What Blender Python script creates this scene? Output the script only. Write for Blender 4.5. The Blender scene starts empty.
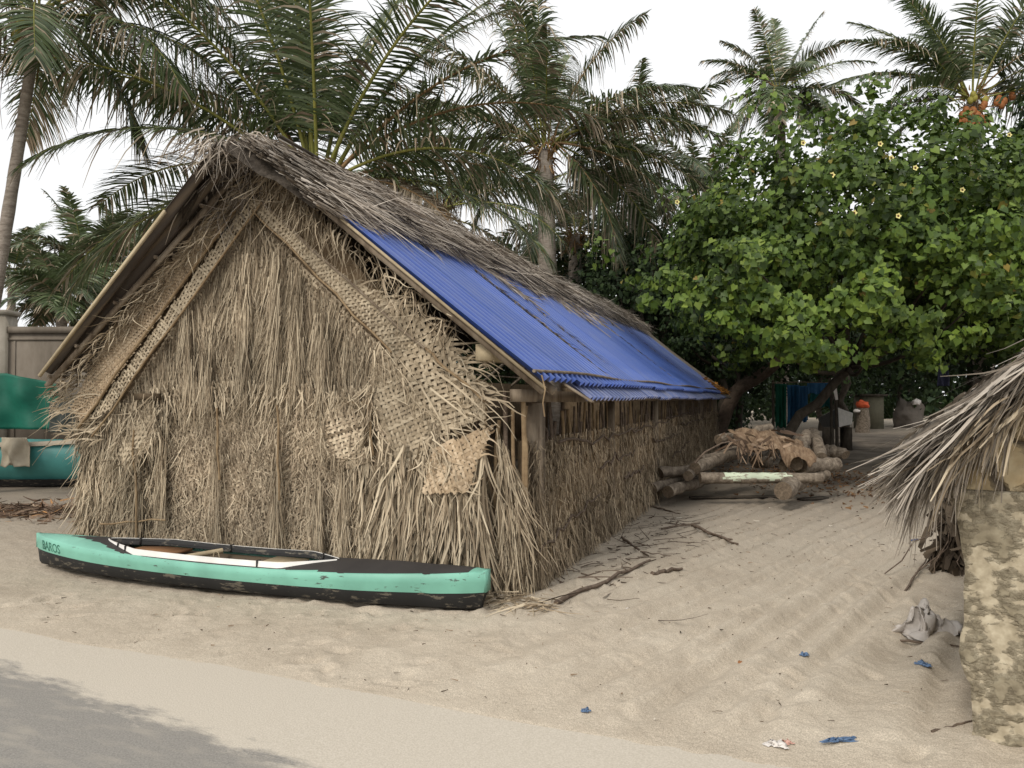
import bpy, math, random
import numpy as np
from mathutils import Vector, Matrix
R = np.random.RandomState(7); random.seed(7)
scene = bpy.context.scene; COL = scene.collection
PI = math.pi

# ------------------------------------------------------------ camera, sky, sun, exposure
F = 740.0; CH = 1.6; PITCH = math.atan(14/F)
cd = bpy.data.cameras.new('camera'); cam = bpy.data.objects.new('camera', cd); COL.objects.link(cam)
cam.location = (0, 0, CH); cam.rotation_euler = (PI/2+PITCH, 0, 0)
cd.sensor_width = 36; cd.lens = F/1024*36; cd.clip_end = 3000; cd.clip_start = .05
scene.camera = cam
SUN_EL, SUN_AZ = math.radians(42), math.radians(215)      # azimuth clockwise from +Y
w = bpy.data.worlds.new('World'); scene.world = w; w.use_nodes = True
nt = w.node_tree; N = nt.nodes; bg = N['Background']
sky = N.new('ShaderNodeTexSky'); sky.sky_type = 'NISHITA'; sky.sun_disc = False
sky.sun_elevation = SUN_EL; sky.sun_rotation = SUN_AZ; sky.dust_density = 6; sky.air_density = 1.0
hs = N.new('ShaderNodeHueSaturation'); hs.inputs['Saturation'].default_value = .25
mx = N.new('ShaderNodeMixRGB'); mx.inputs['Fac'].default_value = .85; mx.inputs['Color2'].default_value = (8.8, 8.85, 8.9, 1)
nt.links.new(sky.outputs[0], hs.inputs['Color']); nt.links.new(hs.outputs[0], mx.inputs['Color1'])
nt.links.new(mx.outputs[0], bg.inputs['Color']); bg.inputs['Strength'].default_value = .1
sd = bpy.data.lights.new('sun', 'SUN'); sd.energy = 1.5; sd.angle = math.radians(16); sd.color = (1, .93, .83)
so = bpy.data.objects.new('sun', sd); COL.objects.link(so)
sdir = Vector((math.sin(SUN_AZ)*math.cos(SUN_EL), math.cos(SUN_AZ)*math.cos(SUN_EL), math.sin(SUN_EL)))
so.rotation_euler = (-sdir).to_track_quat('-Z', 'Y').to_euler(); so.location = (0, -5, 12)
vs = scene.view_settings; vs.view_transform = 'Standard'; vs.look = 'None'; vs.gamma = 1; vs.exposure = 0.38
vs.use_curve_mapping = False
scene.cycles.max_bounces = 6; scene.cycles.diffuse_bounces = 3; scene.cycles.transparent_max_bounces = 4

# ------------------------------------------------------------ pixel helpers (used to measure where real things stand)
def ray(px, py):
    a = (px-512)/F; b = (384-py)/F; c, s = math.cos(PITCH), math.sin(PITCH)
    return np.array([a, c-s*b, s+c*b])
def G(px, py, z=0.0):
    r = ray(px, py); t = (z-CH)/r[2]; return np.array([r[0]*t, r[1]*t, z])
def P(px, py, d):
    r = ray(px, py); t = d/r[1]; return np.array([r[0]*t, d, CH+r[2]*t])

# ------------------------------------------------------------ mesh helpers
def mk(name, chunks, mats, parent=None, smooth=False, loc=None, rotz=0):
    """chunks: list of (V (n,3), F (m,k), material index)"""
    me = bpy.data.meshes.new(name)
    Vs = []; loops = []; starts = []; tot = []; mi = []; off = 0; ls = 0
    for ch in chunks:
        V, Fa = np.asarray(ch[0], float).reshape(-1, 3), np.asarray(ch[1], int)
        m = ch[2] if len(ch) > 2 else 0
        if len(V) == 0 or Fa.size == 0: continue
        k = Fa.shape[1]; n = len(Fa)
        Vs.append(V); loops.append((Fa+off).ravel()); starts.append(ls+np.arange(n)*k); tot.append(np.full(n, k))
        mi.append(np.full(n, m) if np.isscalar(m) else np.asarray(m)); off += len(V); ls += n*k
    V = np.concatenate(Vs); L = np.concatenate(loops); S = np.concatenate(starts); T = np.concatenate(tot); M = np.concatenate(mi)
    me.vertices.add(len(V)); me.vertices.foreach_set('co', V.ravel().astype(np.float32))
    me.loops.add(len(L)); me.loops.foreach_set('vertex_index', L.astype(np.int32))
    me.polygons.add(len(S)); me.polygons.foreach_set('loop_start', S.astype(np.int32)); me.polygons.foreach_set('loop_total', T.astype(np.int32))
    for m in mats: me.materials.append(m)
    me.polygons.foreach_set('material_index', M.astype(np.int32))
    if smooth: me.polygons.foreach_set('use_smooth', np.ones(len(S), bool))
    me.update(calc_edges=True); me.validate()
    o = bpy.data.objects.new(name, me); COL.objects.link(o)
    if parent: o.parent = parent
    if loc is not None: o.location = loc
    o.rotation_euler.z = rotz
    return o
def tag(o, label, cat, group=None, kind=None):
    if label: o['label'] = label
    if cat: o['category'] = cat
    if group: o['group'] = group
    if kind: o['kind'] = kind
    return o
def thing(name, label, cat, loc=(0, 0, 0), rotz=0, group=None):
    o = bpy.data.objects.new(name, None); COL.objects.link(o); o.location = loc; o.rotation_euler = (0, 0, rotz)
    o.empty_display_size = .2
    return tag(o, label, cat, group)
def nrm(a): return a/np.maximum(np.linalg.norm(a, axis=-1, keepdims=True), 1e-9)
def rib(Pt, D, L, W, S=None, sag=.1, curl=.1, segs=3, taper=.8, mat=0, tilt=.5, neck=1.0):
    """many ribbons at once"""
    n = len(Pt); Pt = np.asarray(Pt, float); D = nrm(np.broadcast_to(np.asarray(D, float), (n, 3)))
    L = np.broadcast_to(L, n).astype(float); W = np.broadcast_to(W, n).astype(float)
    if S is None:
        S = nrm(np.cross(D, R.normal(size=(n, 3))))
    else:
        S = np.broadcast_to(np.asarray(S, float), (n, 3)) + R.normal(size=(n, 3))*tilt
        S = nrm(S-(S*D).sum(1)[:, None]*D)
    C = R.normal(size=(n, 3)); C = (C-(C*D).sum(1)[:, None]*D)*curl
    C2 = R.normal(size=(n, 3))*curl*.6
    t = np.linspace(0, 1, segs+1)
    sg = np.broadcast_to(sag, n)[:, None, None]
    pos = Pt[:, None]+D[:, None]*(L[:, None]*t)[..., None]
    pos = pos+(L[:, None]*t**2)[..., None]*C[:, None]+(L[:, None]*np.sin(t*PI*1.5)*.3)[..., None]*C2[:, None]
    pos[..., 2] -= (L[:, None]*t**2)*sg[..., 0]
    wt = W[:, None]*(1-taper*t**1.6)*np.where(t < .01, neck, 1)*.5
    V = np.stack([pos-S[:, None]*wt[..., None], pos+S[:, None]*wt[..., None]], 2).reshape(-1, 3)
    k = np.arange(segs)*2; base = np.arange(n)[:, None]*(segs+1)*2
    q = (base+k)[..., None]+np.array([0, 1, 3, 2])
    return (V, q.reshape(-1, 4), mat if np.isscalar(mat) else np.repeat(mat, segs))
def tube(pts, rad, n=6, mat=0, cap=True):
    pts = np.asarray(pts, float); m = len(pts); rad = np.broadcast_to(rad, m)
    T = nrm(np.gradient(pts, axis=0)); ref = np.array([0.13, .31, 1.0]) if abs(T[0][2]) < .9 else np.array([1.0, .2, .1])
    A = nrm(np.cross(T, ref)); B = np.cross(T, A); an = np.arange(n)/n*2*PI
    V = pts[:, None]+rad[:, None, None]*(np.cos(an)[None, :, None]*A[:, None]+np.sin(an)[None, :, None]*B[:, None])
    V = V.reshape(-1, 3); i = np.arange(m-1)[:, None]*n; j = np.arange(n); j2 = (j+1) % n
    q = np.stack([i+j, i+j2, i+n+j2, i+n+j], -1).reshape(-1, 4); out = [(V, q, mat)]
    if cap:
        V2 = np.concatenate([V[:n], V[-n:], pts[:1], pts[-1:]])
        f = [[2*n, (k+1) % n, k] for k in range(n)]+[[2*n+1, n+k, n+(k+1) % n] for k in range(n)]
        out.append((V2, np.array(f), mat))
    return out
def box(x0, x1, y0, y1, z0, z1, mat=0):
    V = np.array([[x, y, z] for z in (z0, z1) for y in (y0, y1) for x in (x0, x1)], float)
    Fq = np.array([[0, 2, 3, 1], [4, 5, 7, 6], [0, 1, 5, 4], [2, 6, 7, 3], [0, 4, 6, 2], [1, 3, 7, 5]])
    return (V, Fq, mat)
def beam(a, b, w_, h_, mat=0):
    a, b = np.array(a, float), np.array(b, float); d = nrm(b-a); up = np.array([0, 0, 1.0])
    if abs(d[2]) > .95: up = np.array([0, 1.0, 0])
    s = nrm(np.cross(d, up)); u = np.cross(s, d)
    V = np.array([p+s*sx*w_/2+u*sz*h_/2 for p in (a, b) for sz in (-1, 1) for sx in (-1, 1)])
    return (V, np.array([[0, 2, 3, 1], [4, 5, 7, 6], [0, 1, 5, 4], [2, 6, 7, 3], [0, 4, 6, 2], [1, 3, 7, 5]]), mat)
def wob(a, b, n=6, amp=.02, seed=None):
    a, b = np.array(a, float), np.array(b, float); t = np.linspace(0, 1, n)[:, None]
    o = R.normal(size=(n, 3))*amp; o[0] = 0; o[-1] *= .5
    return a+(b-a)*t+o
# lattice value noise
_T = np.random.RandomState(3).rand(256, 256)
def vn(x, y):
    xi = np.floor(x).astype(int); yi = np.floor(y).astype(int); fx = x-xi; fy = y-yi
    fx = fx*fx*(3-2*fx); fy = fy*fy*(3-2*fy); g = lambda a, b: _T[a & 255, b & 255]
    return (g(xi, yi)*(1-fx)+g(xi+1, yi)*fx)*(1-fy)+(g(xi, yi+1)*(1-fx)+g(xi+1, yi+1)*fx)*fy-.5
def fbm(x, y, o=4, s=1.0):
    r = 0; a = 1.0
    for k in range(o): r = r+a*vn(x*s+k*17.3, y*s+k*9.1); s *= 2.05; a *= .5
    return r
def inpoly(x, y, poly):
    c = np.zeros(len(x), bool); n = len(poly)
    for i in range(n):
        x1, y1 = poly[i]; x2, y2 = poly[(i+1) % n]
        k = ((y1 > y) != (y2 > y)); xx = (x2-x1)*(y-y1)/((y2-y1) if y2 != y1 else 1e-9)+x1
        c ^= k & (x < xx)
    return c
def sample_poly(poly, n):
    p = np.array(poly); lo, hi = p.min(0), p.max(0); out = []
    while sum(map(len, out)) < n:
        q = R.rand(n*2, 2)*(hi-lo)+lo; out.append(q[inpoly(q[:, 0], q[:, 1], poly)])
    return np.concatenate(out)[:n]

# ------------------------------------------------------------ materials
def newmat(name):
    m = bpy.data.materials.new(name); m.use_nodes = True; n = m.node_tree.nodes; b = n['Principled BSDF']
    b.inputs['Roughness'].default_value = .9; b.inputs['Specular IOR Level'].default_value = .2
    return m, m.node_tree, n, b
def ramp(n, cols, pos=None):
    r = n.new('ShaderNodeValToRGB'); e = r.color_ramp.elements
    pos = pos or list(np.linspace(0, 1, len(cols)))
    while len(e) < len(cols): e.new(.5)
    for i, (p, c) in enumerate(zip(pos, cols)): e[i].position = p; e[i].color = (*c, 1)
    return r
def island_mat(name, cols, pos=None, noise=None, transl=0, rough=.9, spec=.2, var=.35, nscale=3.0):
    """colour differs from strip to strip / leaf to leaf, times a soft noise of weathering"""
    m, t, n, b = newmat(name); g = n.new('ShaderNodeNewGeometry'); r = ramp(n, cols, pos)
    t.links.new(g.outputs['Random Per Island'], r.inputs[0])
    tc = n.new('ShaderNodeTexCoord'); nz = n.new('ShaderNodeTexNoise'); nz.inputs['Scale'].default_value = nscale; nz.inputs['Detail'].default_value = 4
    t.links.new(tc.outputs['Object'], nz.inputs['Vector'])
    mr = n.new('ShaderNodeMapRange'); mr.inputs[1].default_value = .3; mr.inputs[2].default_value = .7
    mr.inputs[3].default_value = 1-var; mr.inputs[4].default_value = 1+var
    t.links.new(nz.outputs[0], mr.inputs[0])
    mm = n.new('ShaderNodeVectorMath'); mm.operation = 'SCALE'
    t.links.new(r.outputs[0], mm.inputs[0]); t.links.new(mr.outputs[0], mm.inputs['Scale'])
    t.links.new(mm.outputs[0], b.inputs['Base Color']); b.inputs['Roughness'].default_value = rough; b.inputs['Specular IOR Level'].default_value = spec
    if transl:
        tr = n.new('ShaderNodeBsdfTranslucent'); t.links.new(mm.outputs[0], tr.inputs[0]); ms = n.new('ShaderNodeMixShader'); ms.inputs[0].default_value = transl
        t.links.new(b.outputs[0], ms.inputs[1]); t.links.new(tr.outputs[0], ms.inputs[2]); t.links.new(ms.outputs[0], n['Material Output'].inputs[0])
    return m
def noise_mat(name, cols, pos=None, scale=5, detail=6, stretch=(1, 1, 1), bump=.3, bscale=None, rough=.9, spec=.2, dist=.0, bdist=.01):
    m, t, n, b = newmat(name); tc = n.new('ShaderNodeTexCoord'); mp = n.new('ShaderNodeMapping'); mp.inputs['Scale'].default_value = stretch
    nz = n.new('ShaderNodeTexNoise'); nz.inputs['Scale'].default_value = scale; nz.inputs['Detail'].default_value = detail; nz.inputs['Roughness'].default_value = .65; nz.inputs['Distortion'].default_value = dist
    t.links.new(tc.outputs['Object'], mp.inputs[0]); t.links.new(mp.outputs[0], nz.inputs['Vector'])
    r = ramp(n, cols, pos or list(np.linspace(.3, .7, len(cols)))); t.links.new(nz.outputs[0], r.inputs[0]); t.links.new(r.outputs[0], b.inputs['Base Color'])
    b.inputs['Roughness'].default_value = rough; b.inputs['Specular IOR Level'].default_value = spec
    if bump:
        n2 = n.new('ShaderNodeTexNoise'); n2.inputs['Scale'].default_value = bscale or scale*3; n2.inputs['Detail'].default_value = 5
        t.links.new(mp.outputs[0], n2.inputs['Vector']); bp = n.new('ShaderNodeBump'); bp.inputs['Strength'].default_value = bump; bp.inputs['Distance'].default_value = bdist
        t.links.new(n2.outputs[0], bp.inputs['Height']); t.links.new(bp.outputs[0], b.inputs['Normal'])
    return m
STRAW = island_mat('dry straw', [(.12, .092, .06), (.27, .212, .145), (.42, .345, .245), (.56, .475, .345)], [0, .3, .65, 1], var=.28, nscale=1.6)
SHRED = island_mat('fine shredded straw', [(.17, .13, .085), (.33, .262, .185), (.48, .39, .28), (.58, .49, .355)], [0, .3, .65, 1], var=.25, nscale=1.8)
GREYTH = island_mat('weathered grey thatch', [(.07, .055, .043), (.21, .175, .14), (.38, .33, .275), (.54, .48, .41)], [0, .3, .7, 1], var=.35, nscale=1.2)
SIDETH = island_mat('grey brown wall thatch', [(.13, .10, .068), (.26, .205, .14), (.38, .305, .21), (.48, .39, .275)], [0, .3, .7, 1], var=.3, nscale=1.5)
WEAVE = island_mat('woven palm leaf', [(.28, .225, .155), (.40, .33, .235), (.50, .425, .31)], var=.28, nscale=2.5)
WEAVE2 = island_mat('orange brown woven palm leaf', [(.31, .23, .15), (.40, .305, .20), (.48, .38, .265)], var=.25, nscale=2.5)
BACK = noise_mat('painted gap shade', [(.05, .035, .02), (.13, .095, .06)], scale=14, stretch=(1, 1, .3), bump=.5)
BACK2 = noise_mat('packed thatch', [(.12, .085, .05), (.30, .22, .14)], scale=22, stretch=(1, 1, .25), bump=.8)
GRBACK = noise_mat('packed grey thatch', [(.03, .024, .018), (.13, .11, .09)], scale=16, stretch=(1, .3, 1), bump=.8)
WOOD = noise_mat('weathered wood', [(.09, .065, .045), (.21, .165, .12), (.30, .25, .19)], scale=9, stretch=(1, 1, .25), bump=.5)
STICK = noise_mat('grey stick bark', [(.07, .05, .038), (.19, .145, .11)], scale=20, bump=.5)
LOGM = noise_mat('log bark', [(.07, .053, .04), (.17, .138, .105), (.29, .24, .185)], scale=14, bump=.6)
ENDG = noise_mat('sawn log end', [(.07, .052, .036), (.20, .155, .11)], scale=30, bump=.3)
CREAMW = noise_mat('pale sawn beam', [(.34, .27, .17), (.48, .40, .27)], scale=8, bump=.2)
BAMB = noise_mat('bamboo batten', [(.17, .115, .065), (.34, .25, .15)], scale=10, bump=.3)
DARKW = noise_mat('dark trunk bark', [(.03, .024, .018), (.09, .075, .058)], scale=9, stretch=(1, 1, .4), bump=.6)
PALMB = noise_mat('palm trunk bark', [(.17, .14, .115), (.33, .285, .24), (.43, .38, .325)], scale=5, stretch=(1, 1, 4), bump=.6, bdist=.03)
BUSHL = island_mat('palm leaflet green', [(.038, .058, .022), (.078, .112, .044), (.13, .17, .075), (.20, .23, .13)], [0, .4, .8, 1], transl=.22, rough=.40, spec=.5, var=.3, nscale=.6)
DRYL = island_mat('withered palm leaflet', [(.16, .12, .08), (.32, .26, .18), (.50, .43, .33)], var=.3, transl=.1)
RACH = noise_mat('yellow green frond stalk', [(.13, .15, .035), (.30, .28, .07)], scale=2, bump=0, rough=.5)
DRACH = noise_mat('brown frond stalk', [(.14, .09, .045), (.34, .22, .11)], scale=3, bump=0)
HEART = island_mat('heart leaf green', [(.030, .056, .012), (.060, .104, .018), (.098, .155, .026), (.15, .215, .038), (.28, .2, .05)], [0, .35, .7, .975, 1], transl=.25, rough=.5, spec=.3, var=.35, nscale=.8)
HEARTY = island_mat('young yellow green leaf', [(.07, .12, .018), (.13, .20, .03), (.21, .28, .045)], transl=.3, rough=.5, spec=.3, var=.2, nscale=.8)
DULLG = island_mat('dull dark leaf', [(.010, .02, .008), (.022, .04, .014), (.04, .065, .022)], transl=.15, rough=.6, var=.3, nscale=.5)

def simple(name, col, rough=.8, spec=.2, var=.15, scale=6, bump=.1):
    c = np.array(col); return noise_mat(name, [tuple(c*(1-var)), tuple(np.minimum(c*(1+var), 1))], scale=scale, rough=rough, spec=spec, bump=bump)

# ------------------------------------------------------------ ground
A = math.radians(21.0)                             # heading of the hut and the alley
uh = np.array([math.sin(A), math.cos(A)]); rh = np.array([math.cos(A), -math.sin(A)])
def sandmat():
    m, t, n, b = newmat('beach sand'); tc = n.new('ShaderNodeTexCoord')
    nz = n.new('ShaderNodeTexNoise'); nz.inputs['Scale'].default_value = .9; nz.inputs['Detail'].default_value = 8; nz.inputs['Roughness'].default_value = .7
    t.links.new(tc.outputs['Object'], nz.inputs['Vector'])
    r = ramp(n, [(.38, .322, .25), (.465, .402, .318), (.535, .472, .38)], [.3, .5, .7]); t.links.new(nz.outputs[0], r.inputs[0])
    # grains and specks of shell and litter
    g = n.new('ShaderNodeTexNoise'); g.inputs['Scale'].default_value = 170; g.inputs['Detail'].default_value = 3
    t.links.new(tc.outputs['Object'], g.inputs['Vector']); gr = ramp(n, [(.72, .72, .72), (1.18, 1.18, 1.18)], [.35, .65]); t.links.new(g.outputs[0], gr.inputs[0])
    mu = n.new('ShaderNodeMixRGB'); mu.blend_type = 'MULTIPLY'; mu.inputs[0].default_value = 1
    t.links.new(r.outputs[0], mu.inputs[1]); t.links.new(gr.outputs[0], mu.inputs[2])
    # greyer trodden earth of the alley, with its shade also put into the colour
    sx = n.new('ShaderNodeSeparateXYZ'); t.links.new(tc.outputs['Object'], sx.inputs[0])
    mr = n.new('ShaderNodeMapRange'); mr.inputs[1].default_value = 5.2; mr.inputs[2].default_value = 14; t.links.new(sx.outputs['Y'], mr.inputs[0])
    ad = n.new('ShaderNodeMath'); ad.operation = 'MULTIPLY'; t.links.new(mr.outputs[0], ad.inputs[0]); t.links.new(nz.outputs[0], ad.inputs[1])
    mrf = n.new('ShaderNodeMapRange'); mrf.inputs[1].default_value = 30; mrf.inputs[2].default_value = 42; mrf.inputs[3].default_value = 1.6; mrf.inputs[4].default_value = .5; t.links.new(sx.outputs['Y'], mrf.inputs[0])
    ad2 = n.new('ShaderNodeMath'); t.links.new(mrf.outputs[0], ad2.inputs[1]); ad2.operation = 'MULTIPLY'; ad2.use_clamp = True; t.links.new(ad.outputs[0], ad2.inputs[0])
    m2 = n.new('ShaderNodeMixRGB'); m2.inputs[2].default_value = (.10, .082, .066, 1); t.links.new(ad2.outputs[0], m2.inputs[0]); t.links.new(mu.outputs[0], m2.inputs[1])
    t.links.new(m2.outputs[0], b.inputs['Base Color']); b.inputs['Roughness'].default_value = 1; b.inputs['Specular IOR Level'].default_value = .1
    n2 = n.new('ShaderNodeTexNoise'); n2.inputs['Scale'].default_value = 28; n2.inputs['Detail'].default_value = 6; t.links.new(tc.outputs['Object'], n2.inputs['Vector'])
    bp = n.new('ShaderNodeBump'); bp.inputs['Strength'].default_value = .45; bp.inputs['Distance'].default_value = .02
    t.links.new(n2.outputs[0], bp.inputs['Height']); t.links.new(bp.outputs[0], b.inputs['Normal'])
    return m
SAND = sandmat()
ra = np.array([-3.56, 5.15]); rd = nrm(np.array([4.63, -1.89])); rn = np.array([-rd[1], rd[0]])    # edge of the road, normal points to the hut
def edge_dist(x, y): return (x-ra[0])*rn[0]+(y-ra[1])*rn[1]
FT = []
rr = np.random.RandomState(11)
for i in range(900):
    x = rr.uniform(-4, 5); y = rr.uniform(3.2, 11)
    if edge_dist(x, y) < .15 or (x < .1 and y > 5.9 and i % 3) or (i % 3 and -.5 < x < 3): continue
    FT.append((x, y, rr.uniform(0, PI), rr.uniform(.035, .06), rr.uniform(.07, .14), rr.uniform(.008, .024)))
RUTS = [(b_, rr.uniform(.016, .038), rr.uniform(.045, .08)) for b_ in np.arange(.2, 4.6, .21)]
def zg(x, y):
    x = np.asarray(x, float); y = np.asarray(y, float)
    e = edge_dist(x, y)
    a = .77*x+.64*y; bq = -.64*x+.77*y                       # ruts run toward the alley
    near = np.clip((14-y)/6, 0, 1)
    h = fbm(x, y, 4, .8)*.03
    ra_ = .64*x+.77*y; rb_ = -.77*x+.64*y; rut = .012*vn(ra_*.5, rb_*9)
    for bk, aw, sw in RUTS:
        dd = rb_-bk-.10*vn(ra_*.35+bk*7, ra_*0+bk)*2-.02*vn(ra_*2+bk, ra_*0+3)
        rut = rut-aw*np.exp(-(dd/sw)**2)+aw*.55*(np.exp(-((dd-sw*1.7)/sw)**2)+np.exp(-((dd+sw*1.7)/sw)**2))
    zone = np.clip((x+.6+(y-4)*.1)/1.2, 0, 1)*np.clip(1.3-np.abs(x-1.6-(y-5)*.25)/3.0, 0, 1)
    h = h+rut*zone+fbm(x, y, 3, 6)*.010+fbm(x+5, y, 2, 16)*.010
    h = h*np.clip(e/.5, 0.12, 1)*(.35+.65*near)+.012
    # sand banked up toward the left and by the hut corner
    h = h+.10*np.exp(-(((x+6.5)/1.6)**2+((y-8.8)/1.2)**2))
    h = h+np.where(e < 0, np.maximum(e*.35, -.07), 0)
    return h
def ground():
    def axis(parts):
        out = []
        for a, b, n in parts: out.append(np.linspace(a, b, n, endpoint=False))
        return np.concatenate(out+[[parts[-1][1]]])
    xs = axis([(-400, -40, 14), (-40, -7, 24), (-7, 5.5, 400), (5.5, 20, 40), (20, 60, 20), (60, 400, 14)])
    ys = axis([(-60, 2, 30), (2, 9, 280), (9, 14, 120), (14, 32, 100), (32, 90, 40), (90, 800, 20)])
    X, Y = np.meshgrid(xs, ys); Z = zg(X, Y)
    for (fx, fy, th, wa, la, dp) in FT:
        i0, i1 = np.searchsorted(xs, [fx-.4, fx+.4]); j0, j1 = np.searchsorted(ys, [fy-.4, fy+.4])
        dx = X[j0:j1, i0:i1]-fx; dy = Y[j0:j1, i0:i1]-fy
        u = (dx*math.cos(th)+dy*math.sin(th))/la; v = (-dx*math.sin(th)+dy*math.cos(th))/wa; r2 = u*u+v*v
        Z[j0:j1, i0:i1] += -dp*np.exp(-r2*1.6)+dp*.55*np.exp(-(np.sqrt(r2)-1.35)**2*6)
    Z[Y > 60] -= 0; m, n = X.shape
    V = np.stack([X, Y, Z], -1).reshape(-1, 3); i = np.arange(m-1)[:, None]*n; j = np.arange(n-1)
    q = np.stack([i+j, i+j+1, i+n+j+1, i+n+j], -1).reshape(-1, 4)
    tag(mk('sand_ground', [(V, q, 0)], [SAND], smooth=True), 'pale trodden beach sand with ruts and footprints between the huts', None, kind='structure')
ground()
def roadmat():
    m, t, n, b = newmat('sandy asphalt'); tc = n.new('ShaderNodeTexCoord'); sx = n.new('ShaderNodeSeparateXYZ'); t.links.new(tc.outputs['Object'], sx.inputs[0])
    mp = n.new('ShaderNodeMapping'); mp.inputs['Scale'].default_value = (1.2, 4, 1); mp.inputs['Rotation'].default_value = (0, 0, .5); t.links.new(tc.outputs['Object'], mp.inputs[0])
    nz = n.new('ShaderNodeTexNoise'); nz.inputs['Scale'].default_value = 2.6; nz.inputs['Detail'].default_value = 12; nz.inputs['Roughness'].default_value = .7; t.links.new(mp.outputs[0], nz.inputs['Vector'])
    nn = n.new('ShaderNodeMath'); nn.operation = 'MULTIPLY_ADD'; nn.inputs[1].default_value = .55; t.links.new(nz.outputs[0], nn.inputs[0]); t.links.new(sx.outputs['Y'], nn.inputs[2])
    # Y (object space) runs from 0 at the sand edge to negative over the road; drift covers the first half metre
    sl = n.new('ShaderNodeMath'); sl.operation = 'MULTIPLY_ADD'; sl.inputs[1].default_value = .13; t.links.new(sx.outputs['X'], sl.inputs[0]); t.links.new(nn.outputs[0], sl.inputs[2])
    mr = n.new('ShaderNodeMapRange'); mr.inputs[1].default_value = -.15; mr.inputs[2].default_value = -.04; t.links.new(sl.outputs[0], mr.inputs[0])
    fine = n.new('ShaderNodeTexNoise'); fine.inputs['Scale'].default_value = 120; fine.inputs['Detail'].default_value = 4; t.links.new(tc.outputs['Object'], fine.inputs['Vector'])
    asp = ramp(n, [(.20, .188, .17), (.275, .26, .235)], [.35, .65]); t.links.new(fine.outputs[0], asp.inputs[0])
    blot = n.new('ShaderNodeTexNoise'); blot.inputs['Scale'].default_value = 3; blot.inputs['Detail'].default_value = 6; t.links.new(mp.outputs[0], blot.inputs['Vector'])
    br = ramp(n, [(0, 0, 0), (1, 1, 1)], [.5, .75]); t.links.new(blot.outputs[0], br.inputs[0])
    m0 = n.new('ShaderNodeMixRGB'); m0.inputs[2].default_value = (.31, .285, .245, 1); t.links.new(br.outputs[0], m0.inputs[0]); t.links.new(asp.outputs[0], m0.inputs[1])
    sn = ramp(n, [(.44, .395, .325), (.53, .48, .405)], [.35, .65]); t.links.new(fine.outputs[0], sn.inputs[0])
    m1 = n.new('ShaderNodeMixRGB'); t.links.new(mr.outputs[0], m1.inputs[0]); t.links.new(m0.outputs[0], m1.inputs[1]); t.links.new(sn.outputs[0], m1.inputs[2])
    t.links.new(m1.outputs[0], b.inputs['Base Color'])
    bp = n.new('ShaderNodeBump'); bp.inputs['Strength'].default_value = .35; bp.inputs['Distance'].default_value = .006
    t.links.new(fine.outputs[0], bp.inputs['Height']); t.links.new(bp.outputs[0], b.inputs['Normal'])
    return m
xs = np.linspace(-40, 40, 321); ed = .07*fbm(xs, xs*0, 4, 1.1)
rows = [ed, ed-.25, xs*0-.6, xs*0-2, xs*0-7]; V = np.concatenate([np.stack([xs, r, xs*0-.002+(.006*fbm(xs, r, 3, 1) if k < 4 else 0)], 1) for k, r in enumerate(rows)])
n = len(xs); q = np.concatenate([np.stack([k*n+np.arange(n-1), (k+1)*n+np.arange(n-1), (k+1)*n+np.arange(1, n), k*n+np.arange(1, n)], 1) for k in range(4)])
tag(mk('road', [(V, q, 0)], [roadmat()], loc=(ra[0], ra[1], .012), rotz=math.atan2(rd[1], rd[0]), smooth=True), 'grey asphalt road with blown sand along its edge', None, kind='structure')

# ------------------------------------------------------------ the fishing hut
O = np.array([.105, 6.0, 0]); HW = 4.84; MID = -HW/2; HL = 15.6; ZR = 3.86; SL = .794
hut = thing('thatched_hut', 'long palm thatched hut with woven leaf gable and blue corrugated roof', 'hut', tuple(O), -A)
def HP(px, py, Y):
    """pixel -> hut local point on the plane local Y"""
    r = ray(px, py); o = np.array([0, 0, CH])-O
    to = lambda v: np.array([v[0]*rh[0]+v[1]*rh[1], v[0]*uh[0]+v[1]*uh[1], v[2]])
    ro, rl = to(o), to(r); t = (Y-ro[1])/rl[1]; return ro+rl*t
def hpx(pts, Y): return [tuple(HP(px, py, Y)[[0, 2]]) for px, py in pts]
def rz(X): return ZR-SL*abs(X-MID)
gb = np.array([(-HW, 0), (-.06, 0), (-.42, 1.42), (MID+.35, ZR-.50), (MID+.04, ZR-.16), (-HW, rz(-HW)-.1)])
V = np.concatenate([np.stack([gb[:, 0], gb[:, 0]*0-.02, gb[:, 1]], 1), np.stack([gb[:, 0], gb[:, 0]*0+.08, gb[:, 1]], 1)])
mk('gable_backing', [(V, np.array([[0, 1, 2, 3, 4, 5]])), (V, np.array([[11, 10, 9, 8, 7, 6]]))], [BACK2], hut)
SY = np.array([0, -1.0, 0])
def gable_zone(name, poly, n, Lr, Wr, y0, y1, ang, spread, mat, sag=.05, curl=.12, segs=3, streak=.35, taper=.75, tilt=.45, flat=None):
    """hanging leaf strips over a polygon given in photo pixels"""
    pl = hpx(poly, -.1) if flat is None else flat
    q = sample_poly(pl, n); lay = R.rand(n)
    Pt = np.stack([q[:, 0], -(y0+(y1-y0)*lay), q[:, 1]], 1)
    a = ang+streak*vn(q[:, 0]*4+7, q[:, 1]*1.2+3)*2+R.normal(size=n)*spread
    D = np.stack([np.sin(a), -.02-.07*R.rand(n), -np.cos(a)], 1)
    S = np.stack([np.cos(a), np.zeros(n), np.sin(a)], 1)
    return mk(name, [rib(Pt, D, R.uniform(*Lr, n), R.uniform(*Wr, n), S, sag, curl, segs, taper, 0, tilt)], [mat], hut)
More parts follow.
